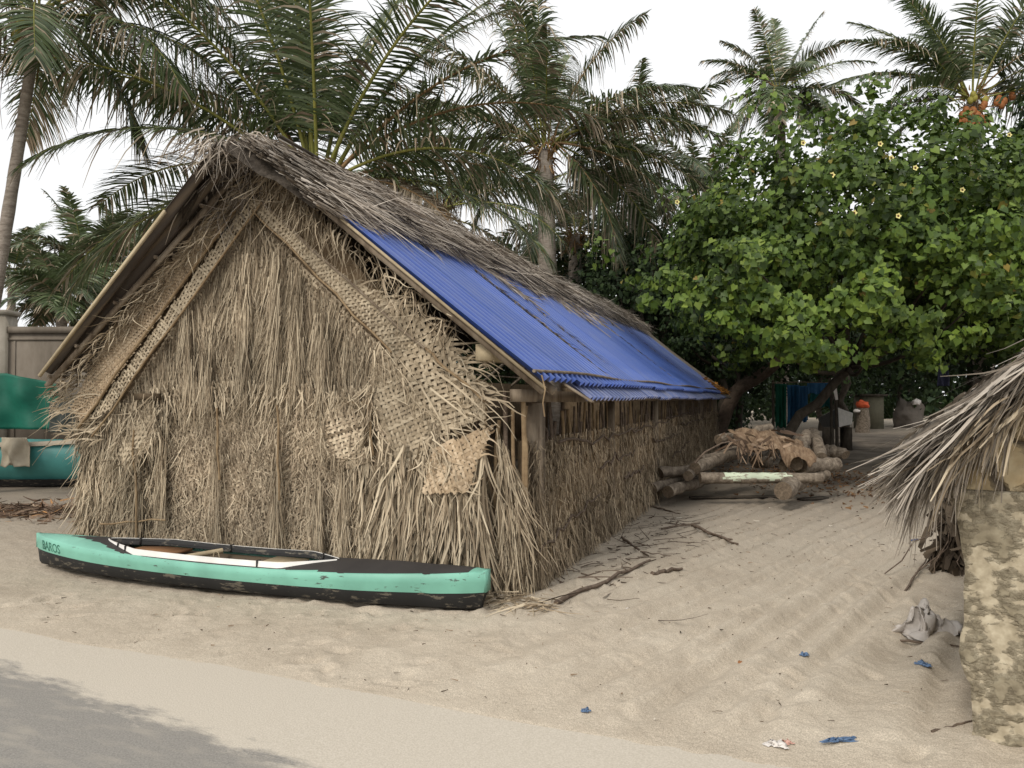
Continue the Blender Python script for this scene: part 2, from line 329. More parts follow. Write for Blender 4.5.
def weave(name, poly, Y, mat, pitch=.03, wd=.024, ang=.7, amp=.006, lean=0.0, parent=hut, keep=1.0, fringe=.0, plane=None):
    """real over-under weave of leaf strips clipped to a polygon (local X,Z)"""
    pl = np.array(poly); lo, hi = pl.min(0), pl.max(0); c = (lo+hi)/2; rr_ = np.linalg.norm(hi-lo)/2+pitch
    ch = []
    for fam, th in ((0, ang), (1, ang+PI/2*.98)):
        d = np.array([math.cos(th), math.sin(th)]); nn = np.array([-d[1], d[0]])
        for k, off in enumerate(np.arange(-rr_, rr_, pitch)):
            m = int(2*rr_/(pitch*.5)); t = np.linspace(-rr_, rr_, m)
            ph = (-1)**(k % 2)*(1 if fam else -1)
            oj = off+R.normal()*pitch*.12
            x = c[0]+d[0]*t+nn[0]*oj+R.normal(size=m)*pitch*.05; z = c[1]+d[1]*t+nn[1]*oj
            ins = inpoly(x, z, poly)
            if R.rand() > keep: continue
            idx = np.where(ins)[0]
            if len(idx) < 3: continue
            for run in np.split(idx, np.where(np.diff(idx) > 1)[0]+1):
                if len(run) < 3: continue
                yy = Y+amp*ph*np.sin(t[run]/pitch*PI)+lean*(z[run]-c[1])+.002*R.normal()
                wv = wd*R.uniform(.75, 1.05)
                Pm = np.stack([x[run], yy, z[run]], 1); s = np.array([nn[0], 0, nn[1]])*wv/2
                V = np.stack([Pm-s, Pm+s], 1).reshape(-1, 3); kk = np.arange(len(run)-1)*2
                ch.append((V, kk[:, None]+np.array([0, 1, 3, 2])))
                if fringe and R.rand() < .5:
                    e = Pm[-1] if d[1]*0+d[0] > 0 else Pm[0]
                    ch.append(rib(e[None], [[d[0], -.1, d[1]-.2]], fringe*R.uniform(.3, 1), wv*.8, (nn[0], 0, nn[1]), .25, .3, 4, .9))
    return mk(name, ch, [mat], parent)
# upper zone: long grey brown hanging strips inside the two battens
gable_zone('upper_thatch', [(251, 215), (385, 350), (400, 400), (230, 402), (190, 385), (110, 420), (130, 385)], 3600, (.14, .36), (.005, .012), .045, .09, 0, .13, STRAW, streak=.4, curl=.08)
# edge of the upper thatch hanging over the lower rows
gable_zone('thatch_fringe', [(110, 412), (150, 385), (240, 378), (395, 388), (398, 402), (240, 400), (180, 412), (130, 440)], 1100, (.10, .24), (.008, .018), .09, .15, .0, .25, STRAW, curl=.2)
# lower zone: finely shredded leaf
gable_zone('lower_thatch', [(92, 430), (370, 398), (372, 566), (84, 556)], 7000, (.04, .13), (.005, .011), .055, .10, .1, .6, SHRED, curl=.22, segs=2, streak=.6)
gable_zone('lower_thatch', [(92, 430), (370, 398), (372, 555), (84, 545)], 600, (.08, .22), (.005, .012), .05, .11, .05, .35, STRAW, curl=.15)
weave('matted_panel', hpx([(251, 212), (388, 352), (400, 402), (110, 420)], -.055), -.055, SHRED, .030, .024, .9, .007)
weave('matted_panel', hpx([(92, 425), (370, 400), (372, 568), (84, 560)], -.055), -.055, SHRED, .030, .024, .5, .007)
# vertical bundles beside the battens
bund = []
for px, y0_, y1_ in ((188, 300, 395), (217, 415, 560), (277, 415, 562), (318, 470, 562), (346, 460, 565), (246, 250, 395), (277, 250, 400), (322, 300, 400), (207, 340, 400), (165, 400, 520), (299, 260, 390), (140, 470, 555)):
    t0, t1 = HP(px, y0_, -.12), HP(px+R.normal()*3, y1_, -.12); n = 120
    tt = R.rand(n)**.8; Pt = t0+(t1-t0)*(tt*.8)[:, None]+R.normal(size=(n, 3))*[.035, .012, .02]; Pt[:, 1] -= .02
    a = R.normal(size=n)*.10
    bund.append(rib(Pt, np.stack([np.sin(a), a*0-.05, -np.cos(a)], 1), R.uniform(.25, .5, n), R.uniform(.005, .012, n), (1, 0, 0), .03, .06, 4, .8, 0, .5))
mk('hanging_bundles', bund, [STRAW], hut)
# right corner: long coarse strips that spread out over the sand
gable_zone('corner_thatch', [(352, 410), (478, 440), (488, 500), (492, 560), (360, 560)], 2600, (.25, .52), (.012, .028), .03, .13, .05, .16, STRAW, curl=.10, segs=4, streak=.35)
q = []
for k in range(700):
    px = R.uniform(385, 486); py = R.uniform(440, 585); s = (px-440)/90
    q.append((HP(px, py, -.13-.08*R.rand()), s*.14+R.normal()*.13))
Pt = np.array([a for a, _ in q]); an = np.array([b for _, b in q]); Lg = R.uniform(.35, .8, 700); Lg = np.minimum(Lg, Pt[:, 2]+.16)
mk('splayed_strips', [rib(Pt, np.stack([np.sin(an), -.06-.12*R.rand(700), -np.cos(an)], 1), Lg, R.uniform(.014, .030, 700), (1, 0, 0), .02, .14, 5, .8, 0, .5)], [STRAW], hut)
n = 420; Pt = np.stack([R.uniform(-4.9, .25, n), R.uniform(-.42, -.1, n), R.uniform(.01, .07, n)], 1); Pt[:140, 0] = R.uniform(-.6, .35, 140)
a = R.uniform(-PI, 0, n)
mk('fallen_strips', [rib(Pt, np.stack([np.cos(a), np.sin(a), R.uniform(-.1, .1, n)], 1), R.uniform(.12, .4, n), R.uniform(.008, .018, n), (0, 0, 1), .06, .12, 3, .8, 0, 1.5)], [STRAW], hut)
# left edge: loose strips swept to the left
gable_zone('edge_thatch', [(72, 405), (95, 390), (150, 410), (140, 470), (92, 500), (84, 440)], 1300, (.2, .42), (.008, .018), .04, .13, -.15, .22, STRAW, curl=.15, segs=4)
gable_zone('edge_thatch', [(78, 470), (150, 450), (150, 545), (80, 545)], 1700, (.10, .30), (.008, .018), .03, .11, -.0, .4, STRAW, curl=.15)
fl = [(-HW+.04, .25), (-HW+.16, .2), (-HW+.12, 1.75), (-HW, 1.75)]
gable_zone('edge_thatch', None, 420, (.25, .5), (.010, .02), .02, .12, -.28, .2, STRAW, curl=.15, flat=fl)
fl = [(-.2, .15), (-.04, .15), (-.04, 1.0), (-.22, 1.4)]
gable_zone('edge_thatch', None, 300, (.25, .5), (.009, .018), .02, .10, .08, .14, STRAW, curl=.12, flat=fl)

YB = -.185
weave('woven_panel', hpx([(214, 178), (250, 188), (250, 194), (82, 424), (70, 408), (118, 318), (160, 258)], YB), YB, WEAVE2, .022, .0215, .62)
weave('woven_strip', hpx([(251, 197), (262, 203), (110, 410), (86, 422)], YB), YB-.004, WEAVE, .034, .023, .95, .005)
weave('plaited_strip', hpx([(252, 196), (300, 236), (352, 281), (424, 347), (392, 352), (326, 284), (256, 214)], YB-.01), YB-.01, WEAVE, .03, .023, .1, .009)
weave('woven_panel', hpx([(349, 277), (405, 305), (448, 335), (480, 382), (486, 418), (430, 440), (402, 372), (386, 340)], YB), YB+.002, WEAVE, .043, .031, .25, .009, fringe=.3)
weave('woven_panel', hpx([(385, 345), (402, 372), (440, 440), (455, 470), (400, 470), (372, 400)], YB), YB+.015, WEAVE, .038, .03, .4, .008, fringe=.15)
weave('woven_flap', hpx([(432, 447), (492, 424), (478, 462), (470, 492), (424, 494)], -.24), -.24, WEAVE2, .032, .028, .5, .006, lean=.2, fringe=.15)
weave('woven_patch', hpx([(318, 402), (366, 402), (372, 460), (350, 470), (322, 455)], -.15), -.15, SHRED, .034, .026, .3, .007, fringe=.1)
weave('woven_patch', hpx([(132, 420), (155, 402), (158, 440), (128, 470), (112, 462)], -.18), -.18, WEAVE, .036, .029, .85, .007, fringe=.12)
weave('woven_patch', hpx([(370, 405), (425, 420), (440, 470), (385, 470)], -.15), -.15, SHRED, .034, .028, .45, .007, fringe=.15)
def edge_shreds(poly, Y, n, mat=STRAW, L=(.08, .26), jitter=.03, ang=0.0, spread=.5):
    p = np.array(poly); a, b = p, np.roll(p, -1, 0); ln = np.linalg.norm(b-a, axis=1); k = R.choice(len(p), n, p=ln/ln.sum()); t = R.rand(n)[:, None]
    q = a[k]+(b[k]-a[k])*t+R.normal(size=(n, 2))*jitter; an = ang+R.normal(size=n)*spread
    q[:, 1] += .06
    mk('loose_shreds', [rib(np.stack([q[:, 0], Y-.03*R.rand(n), q[:, 1]], 1), np.stack([np.sin(an), -.03-.05*R.rand(n), -np.cos(an)], 1), R.uniform(*L, n), R.uniform(.006, .016, n), (1, 0, 0), .04, .18, 3, .8, 0, .5)], [mat], hut)
edge_shreds(hpx([(318, 402), (366, 402), (372, 460), (350, 470), (322, 455)], -.15), -.155, 260)
edge_shreds(hpx([(132, 420), (155, 402), (158, 440), (128, 470), (112, 462)], -.18), -.185, 240, ang=-.3)
edge_shreds(hpx([(380, 350), (372, 405), (390, 475), (440, 478), (462, 470)], -.17), -.175, 260, ang=.2)
edge_shreds(hpx([(430, 450), (424, 494), (470, 492)], -.22), -.25, 90, WEAVE, ang=.4)
q_ = hpx([(372, 360), (430, 350), (470, 395), (450, 465), (380, 465)], -.2)
edge_shreds(sample_poly(q_, 40), -.20, 50, WEAVE, (.05, .16), .05, .6, .7)
h0 = HP(366, 408, -.175); mk('hatch_gap_shade', [box(h0[0]-.02, h0[0]+.045, h0[1]-.004, h0[1]+.03, HP(366, 446, -.175)[2], h0[2])], [BACK], hut)  # solid dark strip, the shade of the hatch opening painted as colour
h1 = HP(150, 397, -.17); mk('gap', [box(h1[0]-.2, h1[0]+.12, h1[1]-.01, h1[1]+.02, h1[2]-.03, h1[2]+.035)], [BACK], hut)  # solid dark box, a gap's shade painted in front of the leaves
# bamboo battens
for k, (a, b, r) in enumerate((((247, 193), (78, 428), .014), ((262, 202), (92, 436), .011), ((251, 194), (425, 348), .012), ((252, 210), (392, 352), .010), ((425, 348), (488, 404), .012))):
    mk('batten', tube(wob(HP(*a, -.215), HP(*b, -.215), 9, .008), r, 6), [BAMB if k != 2 else WOOD], hut)
for px, y0_, y1_ in ((217, 408, 480), (277, 405, 500), (134, 430, 540), (370, 402, 455)):
    mk('batten', tube(wob(HP(px, y0_, -.18), HP(px+3, y1_, -.18), 6, .008), .011, 5), [BAMB], hut)
mk('batten', tube(wob(HP(100, 524, -.16), HP(165, 520, -.18), 6, .012), .009, 5), [BAMB], hut)
mk('batten', tube(wob(HP(318, 403, -.15), HP(368, 403, -.15), 5, .006), .016, 5), [BAMB], hut)
# dark hole in the leaves
# roof structure --------------------------------------------------------------
def rp(u, Y, side=1, off=0.0):
    """point on a roof slope; u metres up from the eave, side 1 = right slope"""
    c = 1/math.sqrt(1+SL*SL); s = SL*c; x = 2.72-u*c
    return np.array([MID+side*(x+off*s), Y, 1.70+u*s+off*c])
LS = 2.72*math.sqrt(1+SL*SL)
def sheetmat(name, base, dirt, spec=.5, dirtamt=.5):
    m, t, n, b = newmat(name); tc = n.new('ShaderNodeTexCoord'); mp = n.new('ShaderNodeMapping'); mp.inputs['Scale'].default_value = (1.5, 10, 1.5)
    t.links.new(tc.outputs['Object'], mp.inputs[0]); nz = n.new('ShaderNodeTexNoise'); nz.inputs['Scale'].default_value = 1.3; nz.inputs['Detail'].default_value = 8; nz.inputs['Roughness'].default_value = .7
    t.links.new(mp.outputs[0], nz.inputs['Vector']); r = ramp(n, [(0, 0, 0), (1, 1, 1)], [.45, .8]); t.links.new(nz.outputs[0], r.inputs[0])
    # sand dust gathers in the valleys of the corrugation
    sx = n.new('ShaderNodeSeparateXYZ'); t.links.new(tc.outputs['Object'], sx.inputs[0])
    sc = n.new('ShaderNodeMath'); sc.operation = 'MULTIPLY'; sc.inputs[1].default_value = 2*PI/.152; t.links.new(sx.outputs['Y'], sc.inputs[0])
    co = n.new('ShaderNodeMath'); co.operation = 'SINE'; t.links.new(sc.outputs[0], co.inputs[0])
    mr = n.new('ShaderNodeMapRange'); mr.inputs[1].default_value = -.3; mr.inputs[2].default_value = -1; mr.inputs[3].default_value = 0.0; mr.inputs[4].default_value = .45; t.links.new(co.outputs[0], mr.inputs[0])
    ad = n.new('ShaderNodeMath'); ad.operation = 'MULTIPLY_ADD'; ad.inputs[1].default_value = dirtamt; ad.use_clamp = True; t.links.new(r.outputs[0], ad.inputs[0]); t.links.new(mr.outputs[0], ad.inputs[2])
    mx_ = n.new('ShaderNodeMixRGB'); mx_.inputs[1].default_value = (*base, 1); mx_.inputs[2].default_value = (*dirt, 1); t.links.new(ad.outputs[0], mx_.inputs[0])
    cw = n.new('ShaderNodeMapRange'); cw.inputs[1].default_value = .45; cw.inputs[2].default_value = 1; cw.inputs[4].default_value = .34; t.links.new(co.outputs[0], cw.inputs[0])  # paler crests: ridge highlights put into the colour, together with worn paint
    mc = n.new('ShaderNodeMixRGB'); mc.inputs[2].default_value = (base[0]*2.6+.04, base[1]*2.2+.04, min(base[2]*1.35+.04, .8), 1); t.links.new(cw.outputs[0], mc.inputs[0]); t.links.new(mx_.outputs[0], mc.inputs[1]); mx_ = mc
    ob = n.new('ShaderNodeObjectInfo'); mr2 = n.new('ShaderNodeMapRange'); mr2.inputs[3].default_value = .82; mr2.inputs[4].default_value = 1.15; t.links.new(ob.outputs['Random'], mr2.inputs[0])
    vm = n.new('ShaderNodeVectorMath'); vm.operation = 'SCALE'; t.links.new(mx_.outputs[0], vm.inputs[0]); t.links.new(mr2.outputs[0], vm.inputs['Scale'])
    t.links.new(vm.outputs[0], b.inputs['Base Color']); b.inputs['Roughness'].default_value = .36; b.inputs['Specular IOR Level'].default_value = spec
    return m
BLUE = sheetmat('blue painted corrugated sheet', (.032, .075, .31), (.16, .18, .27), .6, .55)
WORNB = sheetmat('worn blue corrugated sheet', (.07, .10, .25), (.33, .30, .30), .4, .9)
GREY2 = island_mat('pale weathered thatch', [(.10, .085, .07), (.26, .225, .185), (.42, .37, .31), (.56, .50, .42)], [0, .3, .7, 1], var=.25, nscale=1.6)
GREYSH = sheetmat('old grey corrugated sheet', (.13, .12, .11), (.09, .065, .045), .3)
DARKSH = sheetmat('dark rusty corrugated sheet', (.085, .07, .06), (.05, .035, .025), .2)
def sheet(name, Y0, Y1, u0, u1, side, mats, off=.0, skew=0.0, kink=None, sag=0.0):
    ny = max(8, int((Y1-Y0)/.152*12)); ys_ = np.linspace(Y0, Y1, ny); us = np.linspace(u0, u1, 9)
    top = []
    for thick in (0, -.004):
        for u in us:
            o = off+.023*np.sin(ys_*2*PI/.152)+thick-sag*math.sin(PI*(u-u0)/(u1-u0))*1.0
            o = o+.012*vn(ys_*.7+u0*3, ys_*0+u*.8)
            P_ = np.stack([rp(u, y+skew*(u-u0), side, oo) for y, oo in zip(ys_, o)]); top.append(P_)
    V = np.concatenate(top); nu = len(us); ch = []
    for lay in (0, 1):
        i = (lay*nu+np.arange(nu-1))[:, None]*ny; j = np.arange(ny-1)
        q = np.stack([i+j, i+j+1, i+ny+j+1, i+ny+j], -1).reshape(-1, 4); ch.append(q)
    j = np.arange(ny-1); e = [np.stack([a+j, a+j+1, b+j+1, b+j], 1) for a, b in ((0, nu*ny), ((nu-1)*ny, (2*nu-1)*ny))]
    k = np.arange(nu-1)*ny; e += [np.stack([k+a, k+ny+a, nu*ny+k+ny+a, nu*ny+k+a], 1) for a in (0, ny-1)]
    return mk(name, [(V, np.concatenate(ch+e))], mats, hut, smooth=False)
Y = -.42; k = 0; SW = .912
while Y < HL-.3:
    Y1 = min(Y+SW+.03, HL); far = Y > HL-2.0
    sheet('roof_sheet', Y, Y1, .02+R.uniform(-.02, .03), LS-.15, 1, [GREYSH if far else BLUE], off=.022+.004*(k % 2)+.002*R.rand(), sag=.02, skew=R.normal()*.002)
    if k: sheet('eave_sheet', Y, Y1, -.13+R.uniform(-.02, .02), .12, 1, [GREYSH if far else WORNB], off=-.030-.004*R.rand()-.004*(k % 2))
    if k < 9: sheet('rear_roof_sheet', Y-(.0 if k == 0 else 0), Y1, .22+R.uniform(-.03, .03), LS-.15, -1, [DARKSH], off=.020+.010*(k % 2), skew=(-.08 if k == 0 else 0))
    Y += SW; k += 1
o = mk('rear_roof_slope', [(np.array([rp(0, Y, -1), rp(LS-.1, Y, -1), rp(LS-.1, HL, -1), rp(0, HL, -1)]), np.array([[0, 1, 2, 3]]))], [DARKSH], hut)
# eave pole, fascia, rafters, purlins
mk('eave_pole', tube([rp(.12, y, 1, .045)+[0, 0, .012*math.sin(y*1.7)] for y in np.linspace(-.45, HL-1.4, 30)], .014, 6), [WOOD], hut)
mk('rake_board', [beam(rp(-.02, -.395, 1, -.018), rp(LS-.1, -.395, 1, -.018), .02, .022)], [CREAMW], hut)
mk('rake_board', [beam(rp(-.02, -.36, 1, -.055), rp(LS-.1, -.36, 1, -.055), .03, .05)], [WOOD], hut)
mk('rake_board', [beam(rp(.10, -.34, -1, -.06), rp(LS-.1, -.34, -1, -.06), .03, .05)], [WOOD], hut)
mk('rake_board', [beam(rp(.18, -.43, -1, .01), rp(2.5, -.43-.08*2.3, -1, .015), .022, .03)], [CREAMW], hut)
for y in (.10, 1.2, 2.6, 4.2, 6, 8, 10, 12, 14):
    for s in (1, -1):
        mk('rafter', tube([rp(u, y, s, -.09) for u in (.03, 1, 2, LS-.1)], .035, 7), [WOOD], hut)
for u in (.22, .7, 1.35, 2.0, 2.7):
    for s in (1, -1):
        mk('purlin', tube([rp(u, y, s, -.026) for y in (-.36 if s > 0 else -.38, 2, 6, 11, HL-.2)], .020, 6), [WOOD], hut)
mk('wall_plate', [beam((-.02, -.16, 1.62), (-.02, 2.6, 1.60), .10, .10)], [WOOD], hut)
tb0 = HP(484, 352, -.30); mk('tie_beam', [beam(tb0, tb0+np.array([.12, 1.4, -.02]), .15, .13)], [CREAMW], hut)
mk('wall_plate', tube([(-.02, y, 1.60+.01*math.sin(y)) for y in (2.6, 6, 10, 15.4)], .045, 7), [WOOD], hut)
for y in (.28, 3.0, 6, 9, 12, 15.2):
    mk('corner_post' if y < 1 else 'post', [beam((-.02, y, 0), (-.02, y, 1.56), .15 if y < 1 else .1, .15 if y < 1 else .1)], [WOOD], hut)
# loose plank poking from under the eave
mk('loose_lath', [beam(HP(553, 377, .25), HP(566, 402, .05)+np.array([.22, 0, 0]), .035, .012)], [WOOD], hut)
mk('loose_lath', tube(wob(rp(.05, -.44, 1, .05), rp(-.02, -.44, 1, .0)+[0, 0, -.22], 4, .008), .006, 5), [BAMB], hut)
mk('loose_strip', [rib([HP(436, 372, -.24), HP(430, 388, -.24), HP(420, 385, -.24)], [[.8, -.1, -.5], [.75, -.1, -.45], [.6, -.2, -.7]], [.72, .45, .5], [.02, .018, .02], (0, 0, 1), .05, .03, 4, .8, 0, .1)], [WEAVE], hut)
# side wall ---------------------------------------------------------------------
mk('side_wall_backing', [box(-.12, -.04, .15, HL, 0, 1.24)], [BACK2], hut)
mk('rear_wall', [box(-HW+.02, -HW+.1, .1, HL, 0, 1.96), box(-HW, 0, HL-.1, HL, 0, 1.9), (np.array([(-HW, HL-.05, 1.85), (0, HL-.05, 1.85), (MID, HL-.05, ZR-.05)]), np.array([[0, 1, 2]]))], [BACK2], hut)
def sidez(name, n, y0, y1, z0, z1, Lr, Wr, mat, spread=.2, curl=.12, out=(0.0, .1)):
    t = R.rand(n); yy = y0+(y1-y0)*t**1.5; z = R.uniform(z0, z1, n)
    Pt = np.stack([R.uniform(*out, n)+.03*(1-z/1.4)**2, yy, z], 1); a = R.normal(size=n)*spread+.4*vn(yy*3, z*2)
    D = np.stack([.02+.07*R.rand(n), np.sin(a), -np.cos(a)], 1); L = R.uniform(*Lr, n); L = np.minimum(L, z*1.02+.03)
    return mk(name, [rib(Pt, D, L, R.uniform(*Wr, n), (0, 1, 0), .03, curl, 3, .75, 0, .5)], [mat], hut)
sidez('side_thatch', 15000, .15, HL, .06, 1.27, (.05, .17), (.006, .013), SIDETH, .55, .2, (-.04, .06))
sidez('side_thatch', 900, .15, 9, .3, 1.29, (.15, .35), (.007, .016), SIDETH, .2, .12, (.0, .05))
sidez('side_thatch_foot', 1500, .1, 6, .12, .5, (.15, .4), (.008, .018), SIDETH, .2, .15, (.0, .07))
sidez('side_thatch_foot', 160, -.1, .6, .1, 1.0, (.25, .55), (.010, .020), STRAW, .15, .12, (-.06, .05))
for y in np.concatenate([np.arange(.02, 4, .085), np.arange(4, 9, .13), np.arange(9, 15, .25)]):
    if R.rand() < .22: continue
    zt = R.uniform(1.34, 1.66); x = -.03+R.normal()*.012
    mk('wall_stake', tube([(x, y, .9), (x+R.normal()*.012, y+R.normal()*.02, 1.3), (x+R.normal()*.01, y+R.normal()*.02, zt)], R.uniform(.009, .018), 5), [STICK if R.rand() < .7 else BAMB], hut)
for X, zt in ((-.42, 1.5), (-.33, 1.62), (-.25, 1.42), (-.15, 1.66), (-.08, 1.5), (.0, 1.6), (.02, 1.35)):
    mk('wall_stake', tube([(X, -.03, .7), (X+R.normal()*.01, -.05, 1.2), (X+R.normal()*.02, -.04, zt)], R.uniform(.012, .022), 6), [BAMB if R.rand() < .6 else STICK], hut)
for (y0_, y1_, z, dz) in ((.7, 4.2, 1.17, .0), (3.6, 6.8, 1.17, .05), (2.2, 4.0, .86, .04), (5.4, 8.2, .95, .02), (6.5, 9.5, 1.28, 0), (8.2, 12, 1.1, .05), (3.4, 4.6, .62, 0), (.1, 2.2, .36, .22), (7.2, 9.4, .62, .1)):
    ys_ = np.linspace(y0_, y1_, 16); pts = np.stack([ys_*0+.07+.02*(1-z)**2, ys_, z+dz*(ys_-y0_)/(y1_-y0_)+.025*R.normal(size=16)], 1)
    mk('binding_branch', tube(pts, np.linspace(.015, .008, 16), 5), [STICK], hut)
# ridge thatch -------------------------------------------------------------------
def fdrop(y): return np.array([0, 0, -.13*max(0.0, 1-(y+.8)/1.5)])
def cap_slab(side, smax, ph):
    ys_ = np.linspace(-.47, HL-.9, 120); ss = np.linspace(0, 1, 8); V = []
    for s in ss:
        for yi, y in enumerate(ys_):
            first = yi == 0; y = y-.26*(1-s)*max(0, 1-yi/8)
            sm = smax*(1-.35*y/HL)*(1+.25*vn(np.array(y*1.7+ph), np.array(.5))); d = sm*s
            h = .05+.05*math.sin(PI*min(1, s*1.0+.15))+.05*float(vn(np.array(y*3+ph), np.array(s*4)))
            if first: h = -9
            V.append(rp(LS-d, y, side, -.04 if h < -1 else max(h, .05)+(.03 if s < .01 else 0))+fdrop(y)*(1 if s < .5 else .6))
    V = np.array(V); n = len(ys_); i = np.arange(len(ss)-1)[:, None]*n; j = np.arange(n-1)
    return (V, np.stack([i+j, i+j+1, i+n+j+1, i+n+j], -1).reshape(-1, 4))
mk('ridge_thatch_backing', [cap_slab(1, .92, 2.0), cap_slab(-1, 1.0, 9.0)], [GRBACK], hut)
def ridge_rib(n, side, smax, Lr, Wr, offr, downmin, downmax, mat, yr=(-.55, HL-1.2), smin=0.0, sag=.02, pw=1.4, curl=.08):
    Yv = yr[0]+(yr[1]-yr[0])*R.rand(n)**pw; sm = smax*(1-.35*Yv/HL); s = smin+(1-smin)*R.rand(n); d = sm*s
    Pt = np.stack([rp(LS-dd, yy, side, oo) for dd, yy, oo in zip(d, Yv, R.uniform(*offr, n)+.03*np.sin(PI*s))])+np.array([fdrop(y_)*.8 for y_ in Yv])
    a = R.uniform(downmin, downmax, n)                        # 0 = along the ridge, 1 = straight down the slope
    c = 1/math.sqrt(1+SL*SL); dn = np.array([side*c, 0, -SL*c])
    D = np.stack([dn*math.sin(x)+np.array([0, 1, 0])*math.cos(x) for x in a*PI/2]); S = np.cross(D, np.array([side*SL*c, 0, c]))
    return rib(Pt, D, R.uniform(*Lr, n), R.uniform(*Wr, n), S, sag, curl, 4, .8, 0, .5)
mk('ridge_thatch', [ridge_rib(7500, 1, .98, (.25, .65), (.010, .022), (.08, .17), .1, .55, 0), ridge_rib(1500, 1, 1.0, (.3, .9), (.010, .02), (.10, .22), .0, .9, 0, curl=.12),
    ridge_rib(1300, 1, 1.06, (.15, .5), (.010, .022), (.04, .14), .0, .5, 0, yr=(-.70, -.30), pw=1), ridge_rib(900, 1, 1.08, (.2, .55), (.010, .022), (.05, .10), .25, .7, 0, smin=.8)], [GREYTH], hut)
mk('ridge_thatch', [ridge_rib(1500, -1, .8, (.2, .5), (.010, .02), (.04, .12), .3, 1.0, 0)], [GREYTH], hut)
# frond stalks bound along the ridge
for (y0_, d0, L_, dn_) in ((0.2, .25, 2.2, .45), (1.5, .5, 2.4, .5), (3.2, .3, 2.6, .4), (5, .45, 2.6, .5), (7.5, .3, 3, .4), (-.3, .12, 1.8, .35), (2.6, .75, 1.6, .55), (4.3, .8, 1.5, .6), (9, .4, 2.5, .5)):
    pts = [rp(LS-d0-dn_*t, y0_+L_*t, 1, .18-.02*t) for t in np.linspace(0, 1, 8)]
    mk('frond_stalk', tube(pts, np.linspace(.018, .007, 8), 5), [GRBACK], hut)
# dangling bits on the blue sheets
dang = []
for (px, py, L_, Yp) in ((0, 0, 0, 0),):
    pass
for (y, d, L_, a) in ((2.55, .95, .9, .80), (2.75, 1.0, 1.1, .85), (3.9, .85, .7, .8), (5.1, .85, .9, .8), (5.6, .9, 1.3, .85), (6.1, .8, 1.0, .8), (6.9, .8, 1.2, .85), (7.6, .75, .8, .8), (8.8, .7, .9, .85), (1.0, .95, .35, .8), (4.4, .9, .5, .7)):
    c = 1/math.sqrt(1+SL*SL); dn = np.array([c, 0, -SL*c]); D = dn*math.sin(a*PI/2)+np.array([0, 1, 0])*math.cos(a*PI/2)
    p0 = rp(LS-d, y, 1, .06); pts = [p0+D*L_*t+[0, .02*math.sin(t*5), 0] for t in np.linspace(0, 1, 6)]
    mk('loose_frond_stalk', tube(pts, np.linspace(.016, .005, 6), 5)+[rib(np.array(pts)[[0, 1, 2, 3]].repeat(13, 0), nrm(D+R.normal(size=(52, 3))*.16), R.uniform(.12, .38, 52), .012, None, .0, .1, 3, .8)], [GREYTH], hut)
# dirt line and leaf litter caught on the sheets
lit = []
for (y, u0, u1, m) in ((2.1, .2, 2.2, 420), (2.9, .25, 1.6, 120), (7.6, .2, 1.9, 160), (10.5, .3, 2.2, 120)):
    uu = R.uniform(u0, u1, m); yy = y+(uu-u0)*.02+R.normal(size=m)*.03
    Pt = np.stack([rp(u, y_, 1, .032) for u, y_ in zip(uu, yy)]); D = np.stack([np.array([.78, 0, -.62])+R.normal(size=3)*[.3, .5, .1] for _ in uu])
    lit.append(rib(Pt, D, R.uniform(.03, .13, m), R.uniform(.006, .016, m), (0, 1, 0), 0, .05, 2, .6, 0, .3))
mk('roof_litter', lit, [island_mat('roof litter', [(.05, .04, .03), (.13, .11, .09), (.26, .21, .15)])], hut)['kind'] = 'stuff'
lit = []; m = 900
uu = R.gamma(1.5, .12, m); yy = R.uniform(HL-2.2, HL, m); Pt = np.stack([rp(min(u, 1.2), y_, 1, .035) for u, y_ in zip(uu, yy)])
mk('roof_litter', [rib(Pt, R.normal(size=(m, 3))*[1, 1, .2], R.uniform(.04, .1, m), R.uniform(.03, .06, m), (1, 0, 0), 0, .1, 2, .6, 0, .8)], [island_mat('orange fallen leaf', [(.2, .09, .02), (.42, .2, .04), (.15, .08, .04)])], hut)['kind'] = 'stuff'
# tangled fringe along both rakes
def fringe(side, n, u0, u1, Lr, outw, mat, yr=(-.36, -.12), nm='rake_fringe', sag=.5):
    u = R.uniform(u0, u1, n); Pt = np.stack([rp(a, b, side, -.09-.12*R.rand()) for a, b in zip(u, R.uniform(*yr, n))])
    D = np.stack([R.normal(size=n)*.5+outw, -.25-.35*R.rand(n), -.5-.5*R.rand(n)], 1)
    mk(nm, [rib(Pt, D, R.uniform(*Lr, n), R.uniform(.007, .016, n), None, sag, .45, 6, .8)], [mat], hut)
fringe(1, 330, .9, LS-.15, (.10, .34), .1, STRAW, sag=.3)
fringe(-1, 560, .1, LS-.1, (.06, .22), -.8, STRAW, yr=(-.34, -.12), sag=.1)
fringe(-1, 70, .3, LS-.1, (.10, .26), .1, STRAW, yr=(-.30, -.16), sag=.5)
fringe(1, 120, 2.5, LS, (.12, .35), .0, STRAW, nm='apex_fringe'); fringe(-1, 140, 2.7, LS, (.1, .3), -.4, GREYTH, nm='apex_fringe')
n = 260; Pt = np.stack([MID-.12+R.normal(size=n)*.17, R.uniform(-.78, -.35, n), ZR-.05+R.uniform(-.12, .08, n)], 1)
mk('apex_fringe', [rib(Pt, np.stack([R.normal(size=n)*.8, -.3-.3*R.rand(n), -.2-.6*R.rand(n)], 1), R.uniform(.1, .32, n), R.uniform(.008, .018, n), None, .35, .35, 5, .8)], [GREYTH], hut)
